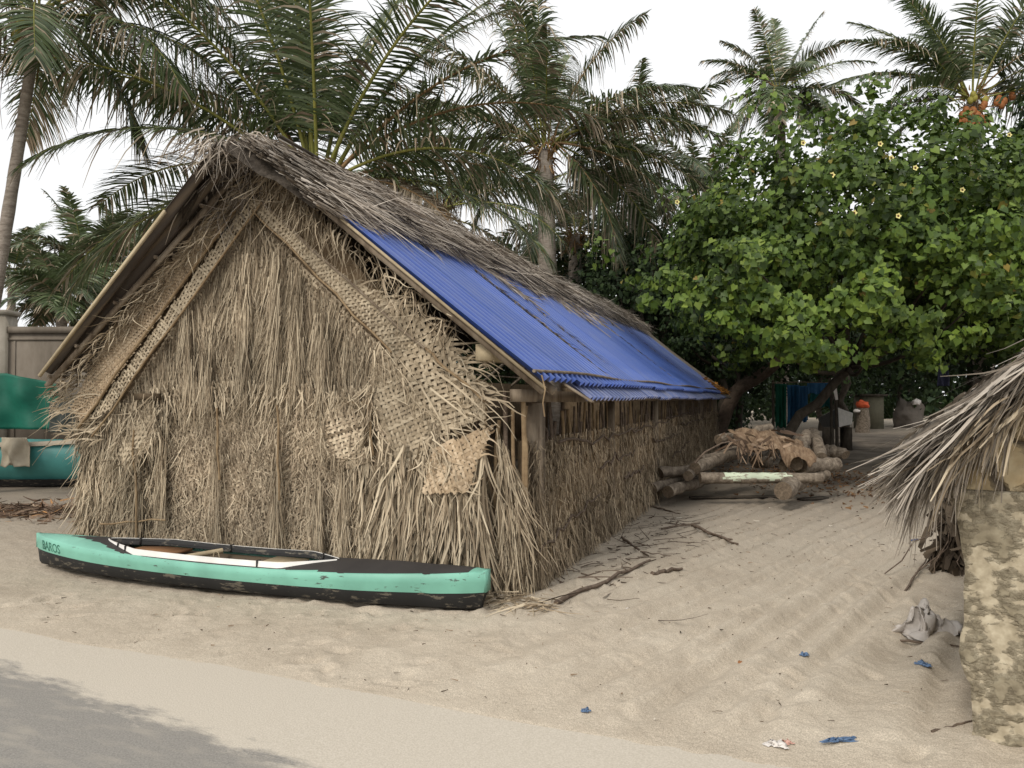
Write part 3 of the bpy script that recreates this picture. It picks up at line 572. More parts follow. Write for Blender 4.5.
# curls standing off the right woven panel
n = 80; Pt = np.array([HP(R.uniform(440, 486), R.uniform(350, 435), -.17) for _ in range(n)])
mk('curled_strips', [rib(Pt, np.stack([.7+R.rand(n)*.5, -.3-.3*R.rand(n), R.normal(size=n)*.35], 1), R.uniform(.12, .36, n), R.uniform(.014, .026, n), (0, 0, 1), .35, .35, 6, .8)], [WEAVE], hut)
n = 120; Pt = np.array([HP(R.uniform(60, 105), R.uniform(380, 440), -.17) for _ in range(n)])
mk('curled_strips', [rib(Pt, np.stack([-.7-R.rand(n)*.4, -.3*R.rand(n), R.normal(size=n)*.3], 1), R.uniform(.12, .36, n), R.uniform(.01, .02, n), (0, 0, 1), .4, .35, 6, .8)], [WEAVE], hut)

# ------------------------------------------------------------ canoe
cl, cr = G(41, 566), G(487, 612); cdv = cr-cl; CL = float(np.linalg.norm(cdv)); cc = (cl+cr)/2
cc = cc+np.array([.0, -.04, 0])
canoe = thing('canoe', 'narrow wooden canoe in mint green and black with white cockpit rim, lying on the sand', 'canoe', (cc[0], cc[1], .035), math.atan2(cdv[1], cdv[0]))
def paint(name, col, wear, amt=.62, rough=.45):
    m, t, n, b = newmat(name); tc = n.new('ShaderNodeTexCoord'); mp = n.new('ShaderNodeMapping'); mp.inputs['Scale'].default_value = (1, 3, 4); t.links.new(tc.outputs['Object'], mp.inputs[0])
    nz = n.new('ShaderNodeTexNoise'); nz.inputs['Scale'].default_value = 7; nz.inputs['Detail'].default_value = 9; nz.inputs['Roughness'].default_value = .7; t.links.new(mp.outputs[0], nz.inputs['Vector'])
    r = ramp(n, [(0, 0, 0), (1, 1, 1)], [amt, amt+.04]); t.links.new(nz.outputs[0], r.inputs[0])
    n3 = n.new('ShaderNodeTexNoise'); n3.inputs['Scale'].default_value = 3; n3.inputs['Detail'].default_value = 7; t.links.new(tc.outputs['Object'], n3.inputs['Vector'])
    c = np.array(col); r3 = ramp(n, [tuple(c*.82), tuple(c*1.1)], [.35, .65]); t.links.new(n3.outputs[0], r3.inputs[0])
    mx_ = n.new('ShaderNodeMixRGB'); mx_.inputs[2].default_value = (*wear, 1); t.links.new(r.outputs[0], mx_.inputs[0]); t.links.new(r3.outputs[0], mx_.inputs[1]); t.links.new(mx_.outputs[0], b.inputs['Base Color'])
    b.inputs['Roughness'].default_value = rough; b.inputs['Specular IOR Level'].default_value = .3
    bp = n.new('ShaderNodeBump'); bp.inputs['Strength'].default_value = .3; bp.inputs['Distance'].default_value = .003; t.links.new(nz.outputs[0], bp.inputs['Height']); t.links.new(bp.outputs[0], b.inputs['Normal'])
    return m
MINT = paint('mint green paint', (.19, .45, .35), (.07, .08, .07), .61); BLK = paint('black hull paint', (.022, .022, .022), (.13, .115, .09), .56, .7)
DECKM = paint('dull dark deck', (.042, .038, .036), (.09, .075, .06), .62, .8); WHT = paint('white rim paint', (.72, .70, .66), (.30, .25, .2), .70, .5)
INW = paint('inside bare wood', (.10, .075, .05), (.03, .025, .02), .6, .9)
S_ = np.linspace(-1, 1, 61); HLc = CL/2
def hw(s): return .27*np.clip(1-np.abs(s)**2.6, 0, 1)**.75+.012*(s > .5)+.02*(s > .8)+.008
def zk(s): return -.02+.045*np.maximum(0, -s-.3)**1.5+.02*np.maximum(0, s-.5)
def zw(s): return .108+.035*s*s+.006*(-s)+.03*np.maximum(0, -s-.6)
def zt_(s): return .205+.075*np.abs(s)**1.8
def station(s, kind):
    x = s*HLc; w0 = hw(s)
    if kind == 'low': prof = [(-.97*w0, zw(s)), (-.93*w0, zk(s)+.035), (-.5*w0, zk(s)+.006), (0, zk(s)), (.5*w0, zk(s)+.006), (.93*w0, zk(s)+.035), (.97*w0, zw(s))]
    return [(x-(.04*(z < .12)*(s > .95))+(.06*(z < .12)*(s < -.97)), y, z) for y, z in prof]
def loft(rows, mat=0):
    V = np.array(rows); m, n = V.shape[:2]; V = V.reshape(-1, 3); i = np.arange(m-1)[:, None]*n; j = np.arange(n-1)
    return (V, np.stack([i+j, i+j+1, i+n+j+1, i+n+j], -1).reshape(-1, 4), mat)
low = [station(s, 'low') for s in S_]
endc = (np.array(low[-1]), np.array([[6, 5, 4, 3, 2, 1, 0]])); endc0 = (np.array(low[0]), np.array([[0, 1, 2, 3, 4, 5, 6]]))
mk('hull', [loft(low), endc, endc0], [BLK], canoe, smooth=True)
for sg in (-1, 1):
    rows = [[(s*HLc, sg*(.96*hw(s)+.004), zw(s)-.006), (s*HLc, sg*(hw(s)+.006), (zw(s)+zt_(s))/2), (s*HLc, sg*(hw(s)+.004), zt_(s)), (s*HLc, sg*(hw(s)-.008), zt_(s)+.006)] for s in S_]
    mk('side_plank', [loft(rows)], [MINT], canoe)
ends = []
for s, e in ((-1, -.012), (1, .012)):
    x = s*HLc+e; w0 = hw(s)+.006
    ends.append(box(min(x, s*HLc-s*.02), max(x, s*HLc-s*.02), -w0, w0, zw(s)-.006, zt_(s)+.008))
mk('end_cap', ends[:1], [MINT], canoe); mk('end_cap', ends[1:], [MINT], canoe)
# cockpit outline
c0, c1 = -.61, .44
def ck(s):
    t = np.clip((s-c0)/(c1-c0), 0, 1); return .215*np.minimum(1, (t/.22)**.8)*np.minimum(1, ((1-t)/.16)**.9)
deckch = []
Sd = np.unique(np.concatenate([np.linspace(-1, 1, 161), [c0, c1]]))
for sg in (-1, 1):
    rows = []
    for s in Sd:
        wi = ck(s) if c0 < s < c1 else 0.0; wo = hw(s)-.004; wi = min(wi, wo-.01) if wi else 0
        cr_ = .045*np.clip((1-abs(s))*3, 0, 1)
        rows.append([(s*HLc, sg*(wi+(wo-wi)*f), zt_(s)+.004+cr_*(1-((wi+(wo-wi)*f)/max(wo, .01))**2)) for f in np.linspace(0, 1, 9)])
    V, q, _ = loft(rows); cen = V[q].mean(1); sv = cen[:, 0]/HLc; fr = np.abs(cen[:, 1])/np.maximum(hw(sv), .02)
    thr = np.clip((sv+1)/.42, 0, 1)**1.3*.93; thr = np.where(sv > .9, np.clip((1-sv)/.1, 0, .93), thr); mi = (fr > np.maximum(thr, np.where(sv < -.80, 1.01, 0))).astype(int)
    mi = np.where((fr > .93) | (fr > np.clip((sv+.84)/.42, 0, .93)) | (sv < -.84), 1, 0); mi = np.where(sv > .955, 1, mi)
    deckch.append((V, q, mi))
mk('deck', deckch, [DECKM, MINT], canoe)
tt = np.linspace(c0, c1, 60)
for sg in (-1, 1):
    rows = []
    for s in tt:
        wi = ck(s); base = zt_(s)+.02; h = .036
        x = s*HLc; rows.append([(x, sg*wi, base-.02), (x, sg*(wi+.006), base+h), (x, sg*(wi+.018), base+h+.002), (x, sg*(wi+.03), base-.02)])
    V, q, _ = loft(rows); mk('cockpit_rim', [(V, q, np.where(np.arange(len(q)) % 3 == 0, 1, 0))], [WHT, BLK], canoe)
lash = []
for s, sg in ((-.50, -1), (-.44, -1), (-.505, 1), (.18, -1), (.34, 1), (-.1, 1)):
    x = s*HLc; wv = ck(s); lash.append(box(x-.004, x+.004, sg*(wv+.012)-.024, sg*(wv+.012)+.024, zt_(s)+.0, zt_(s)+.064))
for l_ in lash: mk('rim_lashing', [l_], [BLK], canoe)
mk('inner_hull', [loft([[(s*HLc, .9*hw(s)*f, zk(s)+.02+.18*abs(f)**3) for f in np.linspace(-1, 1, 9)] for s in np.linspace(-.7, .6, 30)])], [INW], canoe, smooth=True)
mk('seat_board', [box(-.50*HLc, -.28*HLc, -.17, .20, .195, .213)], [simple('orange brown plank', (.30, .16, .08))], canoe)
mk('seat_board', [box(.12*HLc, .26*HLc, -.16, .2, .19, .208)], [CREAMW], canoe)
mk('thwart', tube([(-.2*HLc, -.1, .205), (-.12*HLc, .16, .225)], .025, 6), [CREAMW], canoe)
th_ = np.linspace(0, PI, 9); mk('rope_loop', tube([(-.08*HLc+.03*math.cos(a), -.02, .21+.05*math.sin(a)) for a in th_], .005, 5), [CREAMW], canoe)
cu = bpy.data.curves.new('name_text', 'FONT'); cu.body = 'BAROS'; cu.size = .085; cu.extrude = .0008; cu.shear = -.1
to = bpy.data.objects.new('t', cu); COL.objects.link(to); dg = bpy.context.evaluated_depsgraph_get(); me = bpy.data.meshes.new_from_object(to.evaluated_get(dg)); bpy.data.objects.remove(to)
me.materials.clear(); me.materials.append(simple('dark green lettering', (.04, .14, .10)))
vv = np.empty(len(me.vertices)*3); me.vertices.foreach_get('co', vv); vv = vv.reshape(-1, 3)
sx_ = -.93+vv[:, 0]*1.2/HLc; fz = vv[:, 1]/.063; z_ = zw(sx_)+.012+(zt_(sx_)-zw(sx_)-.03)*fz
yv = -(.96*hw(sx_)+(.04*hw(sx_)+.0)*np.clip(fz, 0, 1)+.0085); me.vertices.foreach_set('co', np.stack([sx_*HLc, yv-vv[:, 2], z_], 1).ravel()); me.update()
lo_ = bpy.data.objects.new('lettering', me); COL.objects.link(lo_); lo_.parent = canoe

# ------------------------------------------------------------ coconut palms
def frond(base, az, el, L, bend, parent, nl0=70, ll=.75, lw=.035, dry=.08, name='frond', droop=.5, yell=True, alldry=False, twist=None, tips=.25):
    nl = int(nl0*1.4); lw *= 1.15; ll *= 1.2; m = 22; t = np.linspace(0, 1, m); an = el-bend*t**1.25; h = np.array([math.sin(az), math.cos(az), 0])
    T = np.cos(an)[:, None]*h+np.sin(an)[:, None]*np.array([0, 0, 1.0]); side0 = np.array([h[1], -h[0], 0])
    side_w = side0*R.normal()*.10
    T = nrm(T+side_w*t[:, None]); pts = base+np.concatenate([[np.zeros(3)], np.cumsum((T[1:]+T[:-1])/2*L/(m-1), 0)])
    ch = tube(pts, np.linspace(.034, .005, m)*(L/4.5), 5, 2 if not alldry else 3, cap=False)
    tl = np.linspace(.16, .99, nl)
    tl = np.concatenate([tl, tl])+R.normal(size=2*nl)*.003; tl = np.clip(tl, 0, 1); sg = np.repeat([1, -1], nl)
    ii = tl*(m-1); i0 = np.minimum(ii.astype(int), m-2); f = (ii-i0)[:, None]
    Pp = pts[i0]*(1-f)+pts[i0+1]*f; Tt = nrm(T[i0]*(1-f)+T[i0+1]*f); tw = twist if twist is not None else R.normal()*.35
    Nn = nrm(np.cross(side0, Tt)); Nn = np.where(Nn[:, 2:3] < 0, -Nn, Nn) if abs(el) < 1 else Nn
    Sd_ = np.cross(Tt, Nn); Sd_ = Sd_*math.cos(tw)+Nn*math.sin(tw)
    fw = .30+.85*tl**1.8+R.normal(size=2*nl)*.07
    D = nrm(Sd_*sg[:, None]+Tt*fw[:, None]+Nn*(.28-.2*tl)[:, None]+R.normal(size=(2*nl, 3))*.045)
    Ln = ll*np.clip(np.sin(PI*(tl*.80+.16))**.6, .1, 1)*R.uniform(.85, 1.08, 2*nl)*(1-.25*tl)
    isd = (R.rand(2*nl) < dry+.9*tips*(tl > .93)) | alldry
    mat = np.where(isd, 1, 0); Ln = np.where(R.rand(2*nl) < .04, Ln*.5, Ln)
    sagv = droop*.75*(.6+.8*R.rand(2*nl))+isd*.45
    r = rib(Pp, D, Ln, np.full(2*nl, lw)*R.uniform(.7, 1.1, 2*nl), np.cross(D, Nn), sagv, .05, 4, .88, mat, .25, .5)
    ch.append(r)
    return mk(name, ch, [BUSHL, DRYL, RACH if yell else DRACH, DRACH], parent)
def palm(label, base, top, rad, fr, L, lean=(0, 0), group='coconut palms', ll=.75, nl=70, lw=.035, nuts=None, droop=.5, boots=True, dry=.08):
    """fr: list of (azimuth deg, elevation deg, bend, length factor[, dry])"""
    b, tp = np.array(base, float), np.array(top, float)
    root = thing('coconut_palm', label, 'palm tree', tuple(b), 0, group)
    t = np.linspace(0, 1, 26)[:, None]; mid = (b+tp)/2+np.array([lean[0], lean[1], 0]); pts = (1-t)**2*b+2*t*(1-t)*mid+t*t*tp
    rr_ = np.linspace(rad*1.25, rad*.8, 26)*(1+.06*((np.arange(26)) % 2)); rr_[-1] *= .7
    mk('trunk', tube(pts-b, rr_, 10), [PALMB], root, smooth=True)
    c = tp-b
    for k, a in enumerate(fr):
        az, el, bd, lf = a[:4]; ad = len(a) > 4
        off = np.array([math.sin(math.radians(az)), math.cos(math.radians(az)), 0])*rad*.8
        frond(c+off+[0, 0, R.uniform(-.1, .25)*L/4.5], math.radians(az), math.radians(el), L*lf, bd, root, nl, ll, lw, dry, alldry=ad, droop=droop*(1.8 if ad else 1), yell=R.rand() < .75)
    if boots:
        n = 90; a = R.uniform(0, 2*PI, n); Pt = c+np.stack([np.sin(a)*rad*.7, np.cos(a)*rad*.7, R.uniform(-.5, .25, n)*L/4.5], 1)
        mk('crown_fibre', [rib(Pt, np.stack([np.sin(a)*.5, np.cos(a)*.5, R.uniform(-1, 1.2, n)], 1), R.uniform(.2, .6, n)*L/4.5, .05*L/4.5, None, .3, .2, 3, .6)], [island_mat('crown fibre', [(.14, .07, .03), (.3, .18, .08), (.38, .26, .13)])], root)
    for (dx, dy, dz, s, col) in (nuts or []):
        u = np.linspace(0, PI, 7); vv_ = np.linspace(0, 2*PI, 9)[:-1]
        V = np.array([[dx+s*.8*math.sin(a)*math.cos(b_), dy+s*.8*math.sin(a)*math.sin(b_), dz+s*math.cos(a)*1.1] for a in u for b_ in vv_])+c
        q = [[i*8+j, i*8+(j+1) % 8, (i+1)*8+(j+1) % 8, (i+1)*8+j] for i in range(6) for j in range(8)]
        mk('coconut', [(V, np.array(q))], [NUT[col]], root, smooth=True)
    return root
NUT = [simple('orange coconut', (.30, .115, .04), .5), simple('green yellow coconut', (.30, .27, .06), .5)]
def around(n, el0, el1, b0, b1, l0=.85, l1=1.05, a0=0):
    return [(a0+360*k/n+R.normal()*7, R.uniform(el0, el1), R.uniform(b0, b1), R.uniform(l0, l1)) for k in range(n)]
# big palm right behind the hut
p = P(318, 190, 12.6)
palm('big dark palm with tall upright fronds rising just behind the hut ridge', (p[0]+.1, 12.6, 0), p, .2,
     [(200, 86, .30, 1.05), (185, 78, .45, 1.0), (300, 80, .5, 1.05), (75, 78, .5, 1.05), (262, 66, .8, 1.1), (95, 62, .9, 1.1), (235, 58, .9, 1.0), (125, 58, .9, 1.05), (20, 75, .6, 1.05), (340, 70, .6, 1.05), (170, 68, .6, .95), (215, 72, .6, 1.0), (280, 70, .7, 1.1), (60, 68, .8, 1.1), (248, 44, 1.0, 1.0), (108, 46, 1.0, 1.05), (300, 50, .9, 1.05),
      (275, 44, 1.0, 1.1), (90, 40, 1.1, 1.0), (290, 30, 1.1, 1.0), (70, 30, 1.2, .95), (250, 26, 1.2, .9), (115, 20, 1.2, .9), (272, 8, 1.1, .95), (95, 8, 1.1, .85), (255, -2, 1.1, .85), (60, 5, 1.2, .75, 1), (105, 2, 1.4, .7, 1)], 5.1, ll=.95, nl=84, lw=.04, droop=.42, dry=.12)
# second palm further back, to the right of it
p = P(545, 150, 22)
palm('palm with long drooping yellow ribbed fronds behind the middle of the hut roof', (p[0]+.2, 22, 0), p, .27,
     [(190, 86, .3, .95), (275, 80, .5, 1.0), (85, 72, .7, 1.0), (200, 70, .6, .9), (290, 62, .9, 1.0), (80, 52, 1.0, 1.05), (240, 55, 1.0, 1), (20, 75, .7, 1), (225, 78, .5, 1), (68, 44, 1.0, 1.1), (180, 50, 1.0, .8),
      (88, 36, 1.0, 1.15), (275, 38, 1.1, 1.15), (255, 28, 1.1, 1.25), (100, 22, 1.1, 1.15), (120, 40, 1.3, .95), (235, 25, 1.3, 1.05), (45, 35, 1, 1), (320, 35, 1.2, 1),
      (95, 2, 1.0, 1.1), (265, 8, .9, 1.25), (112, -12, 1.0, 1.0), (245, -12, 1.0, 1.05), (80, -20, .9, .9), (285, -15, .9, .9),
      (120, -42, .7, .85), (240, -38, .7, .8), (90, -45, .6, .8)], 5.2, ll=1.0, nl=78, lw=.055, droop=.65, dry=.22)
p = P(440, 215, 19)
palm('shorter palm with brown tipped fronds between the two tall palms behind the roof', (p[0], 19, 0), p, .2,
     [(280, 60, .8, .9), (80, 62, .8, .95), (190, 70, .6, .8), (270, 30, 1.0, .95), (90, 30, 1.1, .95), (110, 8, 1.1, .9), (250, 5, 1.1, .9), (95, -15, .9, .8), (20, 50, 1, .9), (330, 40, 1, .9), (230, 35, 1.2, .8)], 3.9, ll=.85, nl=60, lw=.045, droop=.6, dry=.25)
p = P(632, 170, 27)
palm('palm half hidden between the drooping palm and the leafy tree', (p[0]+.3, 27, 0), p, .24,
     around(6, 50, 80, .7, 1.1)+around(8, 5, 38, 1.0, 1.4)+around(4, -30, 0, .8, 1.2), 4.4, ll=.85, nl=54, lw=.07, droop=.6, dry=.15)
p = P(575, 235, 25)
palm('low bushy palm behind the far end of the hut roof', (p[0], 25, 0), p, .24, around(5, 40, 80, .8, 1.3)+around(5, -10, 30, 1.1, 1.4), 3.8, ll=.85, nl=50, lw=.07, droop=.6, dry=.3)
# left palm with leaning trunk
p = P(38, 20, 12)
palm('leaning palm at the left edge with yellow ribbed fronds hanging over its trunk', (p[0]-1.3, 12.2, 0), p, .092,
     around(5, 50, 80, .7, 1.1)+[(95, 28, 1.35, 1.0), (112, 5, 1.3, .95), (85, 5, 1.1, 1.0), (190, 0, 1.25, .62), (150, -5, 1.25, .72), (70, 40, 1.2, 1.0), (240, 5, 1.3, .9), (265, 15, 1.4, 1), (100, -30, .9, .8), (30, 15, 1.3, .9), (330, 10, 1.3, .9), (250, -30, .9, .75, 1)], 3.7, lean=(.05, 0), ll=.8, nl=70, lw=.04, droop=.6, dry=.22,
     nuts=[(R.normal()*.2, -.15+R.normal()*.1, -.15+R.normal()*.1, .11, 1) for _ in range(7)])
# palm far right with orange coconuts
p = P(972, 98, 20)
nts = []
for k in range(22): nts.append((-.30+R.normal()*.19, -.30-.1*R.rand(), -.68+R.normal()*.13, .115, 0))
for k in range(7): nts.append((.45+R.normal()*.2, -.3, -.25+R.normal()*.1, .11, 0))
for k in range(5): nts.append((-.1+R.normal()*.15, -.3, -.15+R.normal()*.05, .1, 1))
palm('palm at the right edge carrying a big cluster of orange coconuts', (p[0]+.3, 20, 0), p, .22,
     around(7, 60, 84, .5, .9)+[(270, 45, .9, 1), (285, 58, .7, 1), (250, 48, 1.1, .9), (262, 22, .9, 1.05), (245, 10, 1.0, .9), (90, 40, 1, 1), (80, 15, 1, 1), (110, 15, 1.2, .9), (285, 5, .9, 1), (255, -15, .6, .8), (60, 30, 1, 1), (120, 45, 1, .9), (300, 40, 1, 1)], 3.9, ll=.8, nl=66, lw=.05, droop=.4, nuts=nts, dry=.1)
# small far palm above the leafy tree
p = P(781, 92, 30)
palm('small upright palm standing alone against the sky above the leafy tree', (p[0], 30, 0), p, .2,
     [(0, 86, .3, 1), (260, 80, .4, 1), (90, 76, .45, 1.05), (285, 62, .6, .95), (75, 60, .8, 1), (275, 45, .9, 1), (95, 38, .9, 1.1), (250, 25, 1.0, 1), (100, 12, 1.2, 1), (265, 5, 1.2, 1), (85, -5, 1.3, .95), (240, -10, 1.2, .95), (270, -30, .9, .8), (110, -30, .9, .8), (170, -35, .8, .75), (200, -20, 1, .85), (140, -45, .6, .75), (225, -45, .6, .7), (180, 30, 1.3, .9), (150, -5, 1.2, .8), (210, 0, 1.2, .85), (20, 50, 1, 1)], 3.4, ll=.75, nl=52, lw=.07, droop=.45, dry=.15)
p = P(700, 200, 36)
palm('pale distant palm peeping left of the leafy tree', (p[0], 36, 0), p, .2, around(7, 40, 80, .7, 1.1)+around(8, 0, 30, 1.1, 1.4), 3.8, ll=.8, nl=36, lw=.09, droop=.5, dry=.2)
# left background palms
for (px, py, d, L, lab) in ((86, 262, 27, 2.9, 'young palm beyond the concrete wall with a full round crown'), (12, 272, 33, 3.0, 'distant palm over the wall at the far left edge'), (128, 262, 36, 3.4, 'distant palm touching the left eave of the hut roof'), (62, 300, 24, 2.0, 'low palm just above the top of the concrete wall')):
    p = P(px, py, d)
    palm(lab, (p[0], d, 0), p, .18, around(6, 55, 85, .5, .9)+around(9, 10, 45, .9, 1.3)+around(5, -15, 5, 1, 1.2), L, ll=.7, nl=40, lw=.075, droop=.4, dry=.12)

# ------------------------------------------------------------ leafy trees
def leafmesh(C, Nv, size, heart=True, mat=0):
    n = len(C); Nv = nrm(Nv); a = nrm(np.cross(Nv, R.normal(size=(n, 3)))); dwn = np.array([0, 0, -1.0])
    tip = nrm(dwn+a*.8); tip = nrm(tip-(tip*Nv).sum(1)[:, None]*Nv); s = np.cross(Nv, tip); size = size[:, None]
    fold = Nv*.12
    if heart:
        pts = [C-tip*size*.35, C-tip*size*.5+s*size*.28+fold*size, C-tip*size*.12+s*size*.5+fold*size, C+tip*size*.62, C-tip*size*.12-s*size*.5+fold*size, C-tip*size*.5-s*size*.28+fold*size]
        V = np.stack(pts, 1).reshape(-1, 3); b = np.arange(n)[:, None]*6
        F1 = np.concatenate([b+np.array([[0, 3, 2, 1]]), b+np.array([[0, 5, 4, 3]])], 1).reshape(-1, 4)
        return (V, F1, mat if np.isscalar(mat) else np.repeat(mat, 2))
    pts = [C-tip*size*.5, C+s*size*.3+fold*size, C+tip*size*.5, C-s*size*.3+fold*size]
    V = np.stack(pts, 1).reshape(-1, 3); b = np.arange(n)[:, None]*4
    return (V, b+np.array([[0, 1, 2, 3]]), mat)
def clusters(cen, rad, n_each, size, outc, flat=.7):
    """leaf clusters round given centres"""
    K = len(cen); c = np.repeat(cen, n_each, 0); rr_ = np.repeat(rad, n_each); v = nrm(R.normal(size=(len(c), 3)))*(R.rand(len(c))**.45)[:, None]*rr_[:, None]; v[:, 2] *= flat
    Cc = c+v; Nv = nrm(v)*.8+nrm(Cc-outc)*.6+np.array([0, -.15, .55])+R.normal(size=Cc.shape)*.42
    return Cc, Nv, R.uniform(size*.65, size*1.15, len(Cc))
def lumpy(cx, r, n, shell=.55, low=-1.0):
    v = nrm(R.normal(size=(n*3, 3))); v = v[v[:, 2] > low][:n]; k = shell+(1-shell)*R.rand(len(v))**.6
    k = k*(1+.22*np.sin(v[:, 0]*5+1)*np.cos(v[:, 2]*6+v[:, 1]*4)+.10*R.normal(size=len(v)))
    return np.array(cx)+v*k[:, None]*np.array(r)
def limbs(base, tips, r0, droop=.0):
    ch = []
    for tp in tips:
        tp = np.array(tp); b = np.array(base, float); t = np.linspace(0, 1, 9)[:, None]; mid = b*.45+tp*.55+np.array([0, 0, -.12*np.linalg.norm(tp-b)])+R.normal(size=3)*.2
        ch += tube((1-t)**2*b+2*t*(1-t)*mid+t*t*tp, np.linspace(r0, r0*.15, 9), 6, cap=False)
    return ch
tc_ = P(868, 250, 15.5)
tb = np.array([tc_[0]+.2, 16.6, 0])
tree = thing('portia_tree', 'broad leafy tree with heart shaped leaves and a few pale yellow flowers over the alley', 'tree', tuple(tb))
c1_ = lumpy(tc_+[0, 0, -.1], (4.1, 3.3, 2.75), 420, .72, -.75)
c2_ = lumpy(P(1010, 255, 17), (3.6, 3, 2.75), 170, .7, -.7)
c3_ = lumpy(P(735, 240, 16), (1.2, 2, 1.6), 90, .6, -.8)
inn = lumpy(tc_, (3.7, 2.8, 2.2), 160, .2, -.8)
cen = np.concatenate([c1_, c2_, c3_]); cen = cen[(cen[:, 2] > 2.05+.3*R.rand(len(cen)))]
C1, N1, S1 = clusters(cen, R.uniform(.28, .6, len(cen)), 48, .135, tc_)
C2, N2, S2 = clusters(inn, R.uniform(.5, .8, len(inn)), 40, .15, tc_)
yl = []
for (px, py, d, rad) in ((735, 262, 11.6, .3), (690, 280, 11.9, .26), (665, 292, 12, .2), (700, 300, 11.8, .28), (730, 285, 11.5, .3), (760, 300, 11.4, .34), (745, 318, 11.6, .28), (775, 335, 11.4, .32), (800, 320, 11.5, .34), (790, 350, 11.5, .26), (825, 345, 11.5, .3),
                         (840, 300, 11.7, .32), (815, 362, 11.6, .2), (900, 300, 11.6, .32), (915, 330, 11.4, .3), (890, 315, 11.6, .3), (935, 250, 11.9, .3), (965, 245, 11.9, .34), (985, 265, 11.8, .34), (1000, 285, 11.8, .3), (955, 270, 11.8, .3), (1005, 240, 12, .3), (970, 320, 12, .2), (765, 265, 12, .26), (860, 275, 12, .3), (720, 320, 12, .2), (880, 340, 12, .24), (930, 345, 12.2, .25)):
    p = P(px, py, d+.6)
    for _ in range(4): yl.append((p+R.normal(size=3)*[.2, .35, .17], rad*R.uniform(.7, 1.15)))
yc = np.array([a for a, _ in yl]); yr_ = np.array([b for _, b in yl])
C3, N3, S3 = clusters(yc, yr_*1.1, 40, .13, tc_)
m3 = (R.rand(len(C3)) < .45)*1
mk('crown', [leafmesh(C1-tb, N1, S1, True, 0), leafmesh(C2-tb, N2, S2, True, 0), leafmesh(C3-tb, N3, S3, True, m3)], [HEART, HEARTY], tree)
fork = np.array([0, .3, 2.3]); tips = [a-tb for a in cen[::45]]+[a-tb for a in yc[::30]]
mk('trunk', tube(wob((-2.1, .2, -.1), fork, 7, .05), np.linspace(.13, .10, 7), 9), [DARKW], tree, smooth=True)
mk('limbs', limbs(fork, tips, .06)+limbs(fork, [P(760, 330, 14)-tb, P(950, 300, 14)-tb, P(850, 200, 16)-tb], .12), [DARKW], tree)
FLP = simple('pale yellow petal', (.75, .68, .28), .6); FLC = simple('maroon flower centre', (.12, .03, .02))
for (px, py) in ((803, 143), (880, 144), (891, 158), (915, 168), (832, 175), (979, 178), (854, 213), (898, 216), (677, 202), (1009, 135), (962, 190)):
    d = 12.1+(abs(px-860)/200)**2*2.2+((py-230)/150.)**2*1.5; p = P(px, py, d-.2)-tb; ch = []
    for k in range(5):
        a = k*2*PI/5; e = np.array([math.cos(a), -.35, math.sin(a)]); s = np.array([-math.sin(a), 0, math.cos(a)])
        ch.append((np.array([p, p+e*.028+s*.024, p+e*.052, p+e*.028-s*.024]), np.array([[0, 1, 2, 3]])))
    o = mk('flower', ch, [FLP], tree); mk('flower_centre', [box(p[0]-.012, p[0]+.012, p[1]-.02, p[1]-.006, p[2]-.012, p[2]+.012)], [FLC], o)
def tree2(label, x, y, h, r, n=260, base=2.0, leaf=.26, mat=DULLG, each=46, trunk=.16, lean=0):
    b = np.array([x, y, 0.]); root = thing('broadleaf_tree', label, 'tree', tuple(b), 0, 'dark trees behind the alley')
    c = np.array([lean, 0, (h+base)/2]); k = lumpy(c, (r, r, (h-base)/2), n, .5)
    Cc, Nv, Sz = clusters(k, R.uniform(.5, .95, len(k))*r/3, each, leaf, c)
    mk('crown', [leafmesh(Cc, Nv, Sz, False)], [mat], root)
    mk('trunk', tube(wob((0, 0, -.1), (lean*.6, 0, base+.8), 7, .06), np.linspace(trunk, trunk*.6, 7), 8), [DARKW], root, smooth=True)
    mk('limbs', limbs((lean*.6, 0, base+.6), k[::20], trunk*.4), [DARKW], root)
tree2('dark tree crowding the far end of the blue roof', 4.6, 24.5, 7.4, 3.2, base=1.8, leaf=.2)
tree2('dark tree behind the leafy tree on the right', 14.2, 23, 8.6, 3.6)
tree2('dark tree hanging over the middle of the alley', 8.6, 28, 8.0, 3.6)
tree2('tree on the right of the alley behind the thatched eave', 13.5, 17.5, 8.2, 3.4)
tree2('tall dark tree closing the far left of the alley', 4.5, 33, 9.5, 4.2, leaf=.3)
tree2('dark tree at the far end of the alley', 15, 36, 9.5, 4.5, leaf=.3)
tree2('dark tree behind the palms at the end of the hut', .6, 30, 8.0, 3.8, leaf=.28)
tree2('dark tree over the far bend of the alley', 12, 45, 9, 4.6, base=2.6, leaf=.34)
tree2('small dark tree beside the hanging cloths', 6.1, 21.5, 4.6, 1.6, n=90, base=2.0, leaf=.16)
tree2('dull tree far beyond the alley on the right', 22, 42, 9, 5, leaf=.34)
for (px, py, d, lab, ln) in ((833, 409, 38, 'thin bare trunk standing behind the white boat', .1), (913, 410, 62, 'slim trunk on the right of the far path', -.3), (930, 410, 66, 'forked slim trunk beside the slim trunk right of the path', .8), (845, 412, 30, 'bare trunk close to the white flag pole', 0)):
    b = G(px, py+4); b = b*(d/b[1]); b[2] = 0
    root = thing('bare_tree', lab, 'tree', tuple(b)); mk('trunk', tube(wob((0, 0, -.1), (ln*d/35, 0, 5*d/35), 9, .08), np.linspace(.22, .12, 9)*d/38, 7)+(tube(wob((ln*.4, 0, 2), (ln*.4-1, 0, 4.5), 6, .06), np.linspace(.12, .06, 6), 6)), [DARKW], root)
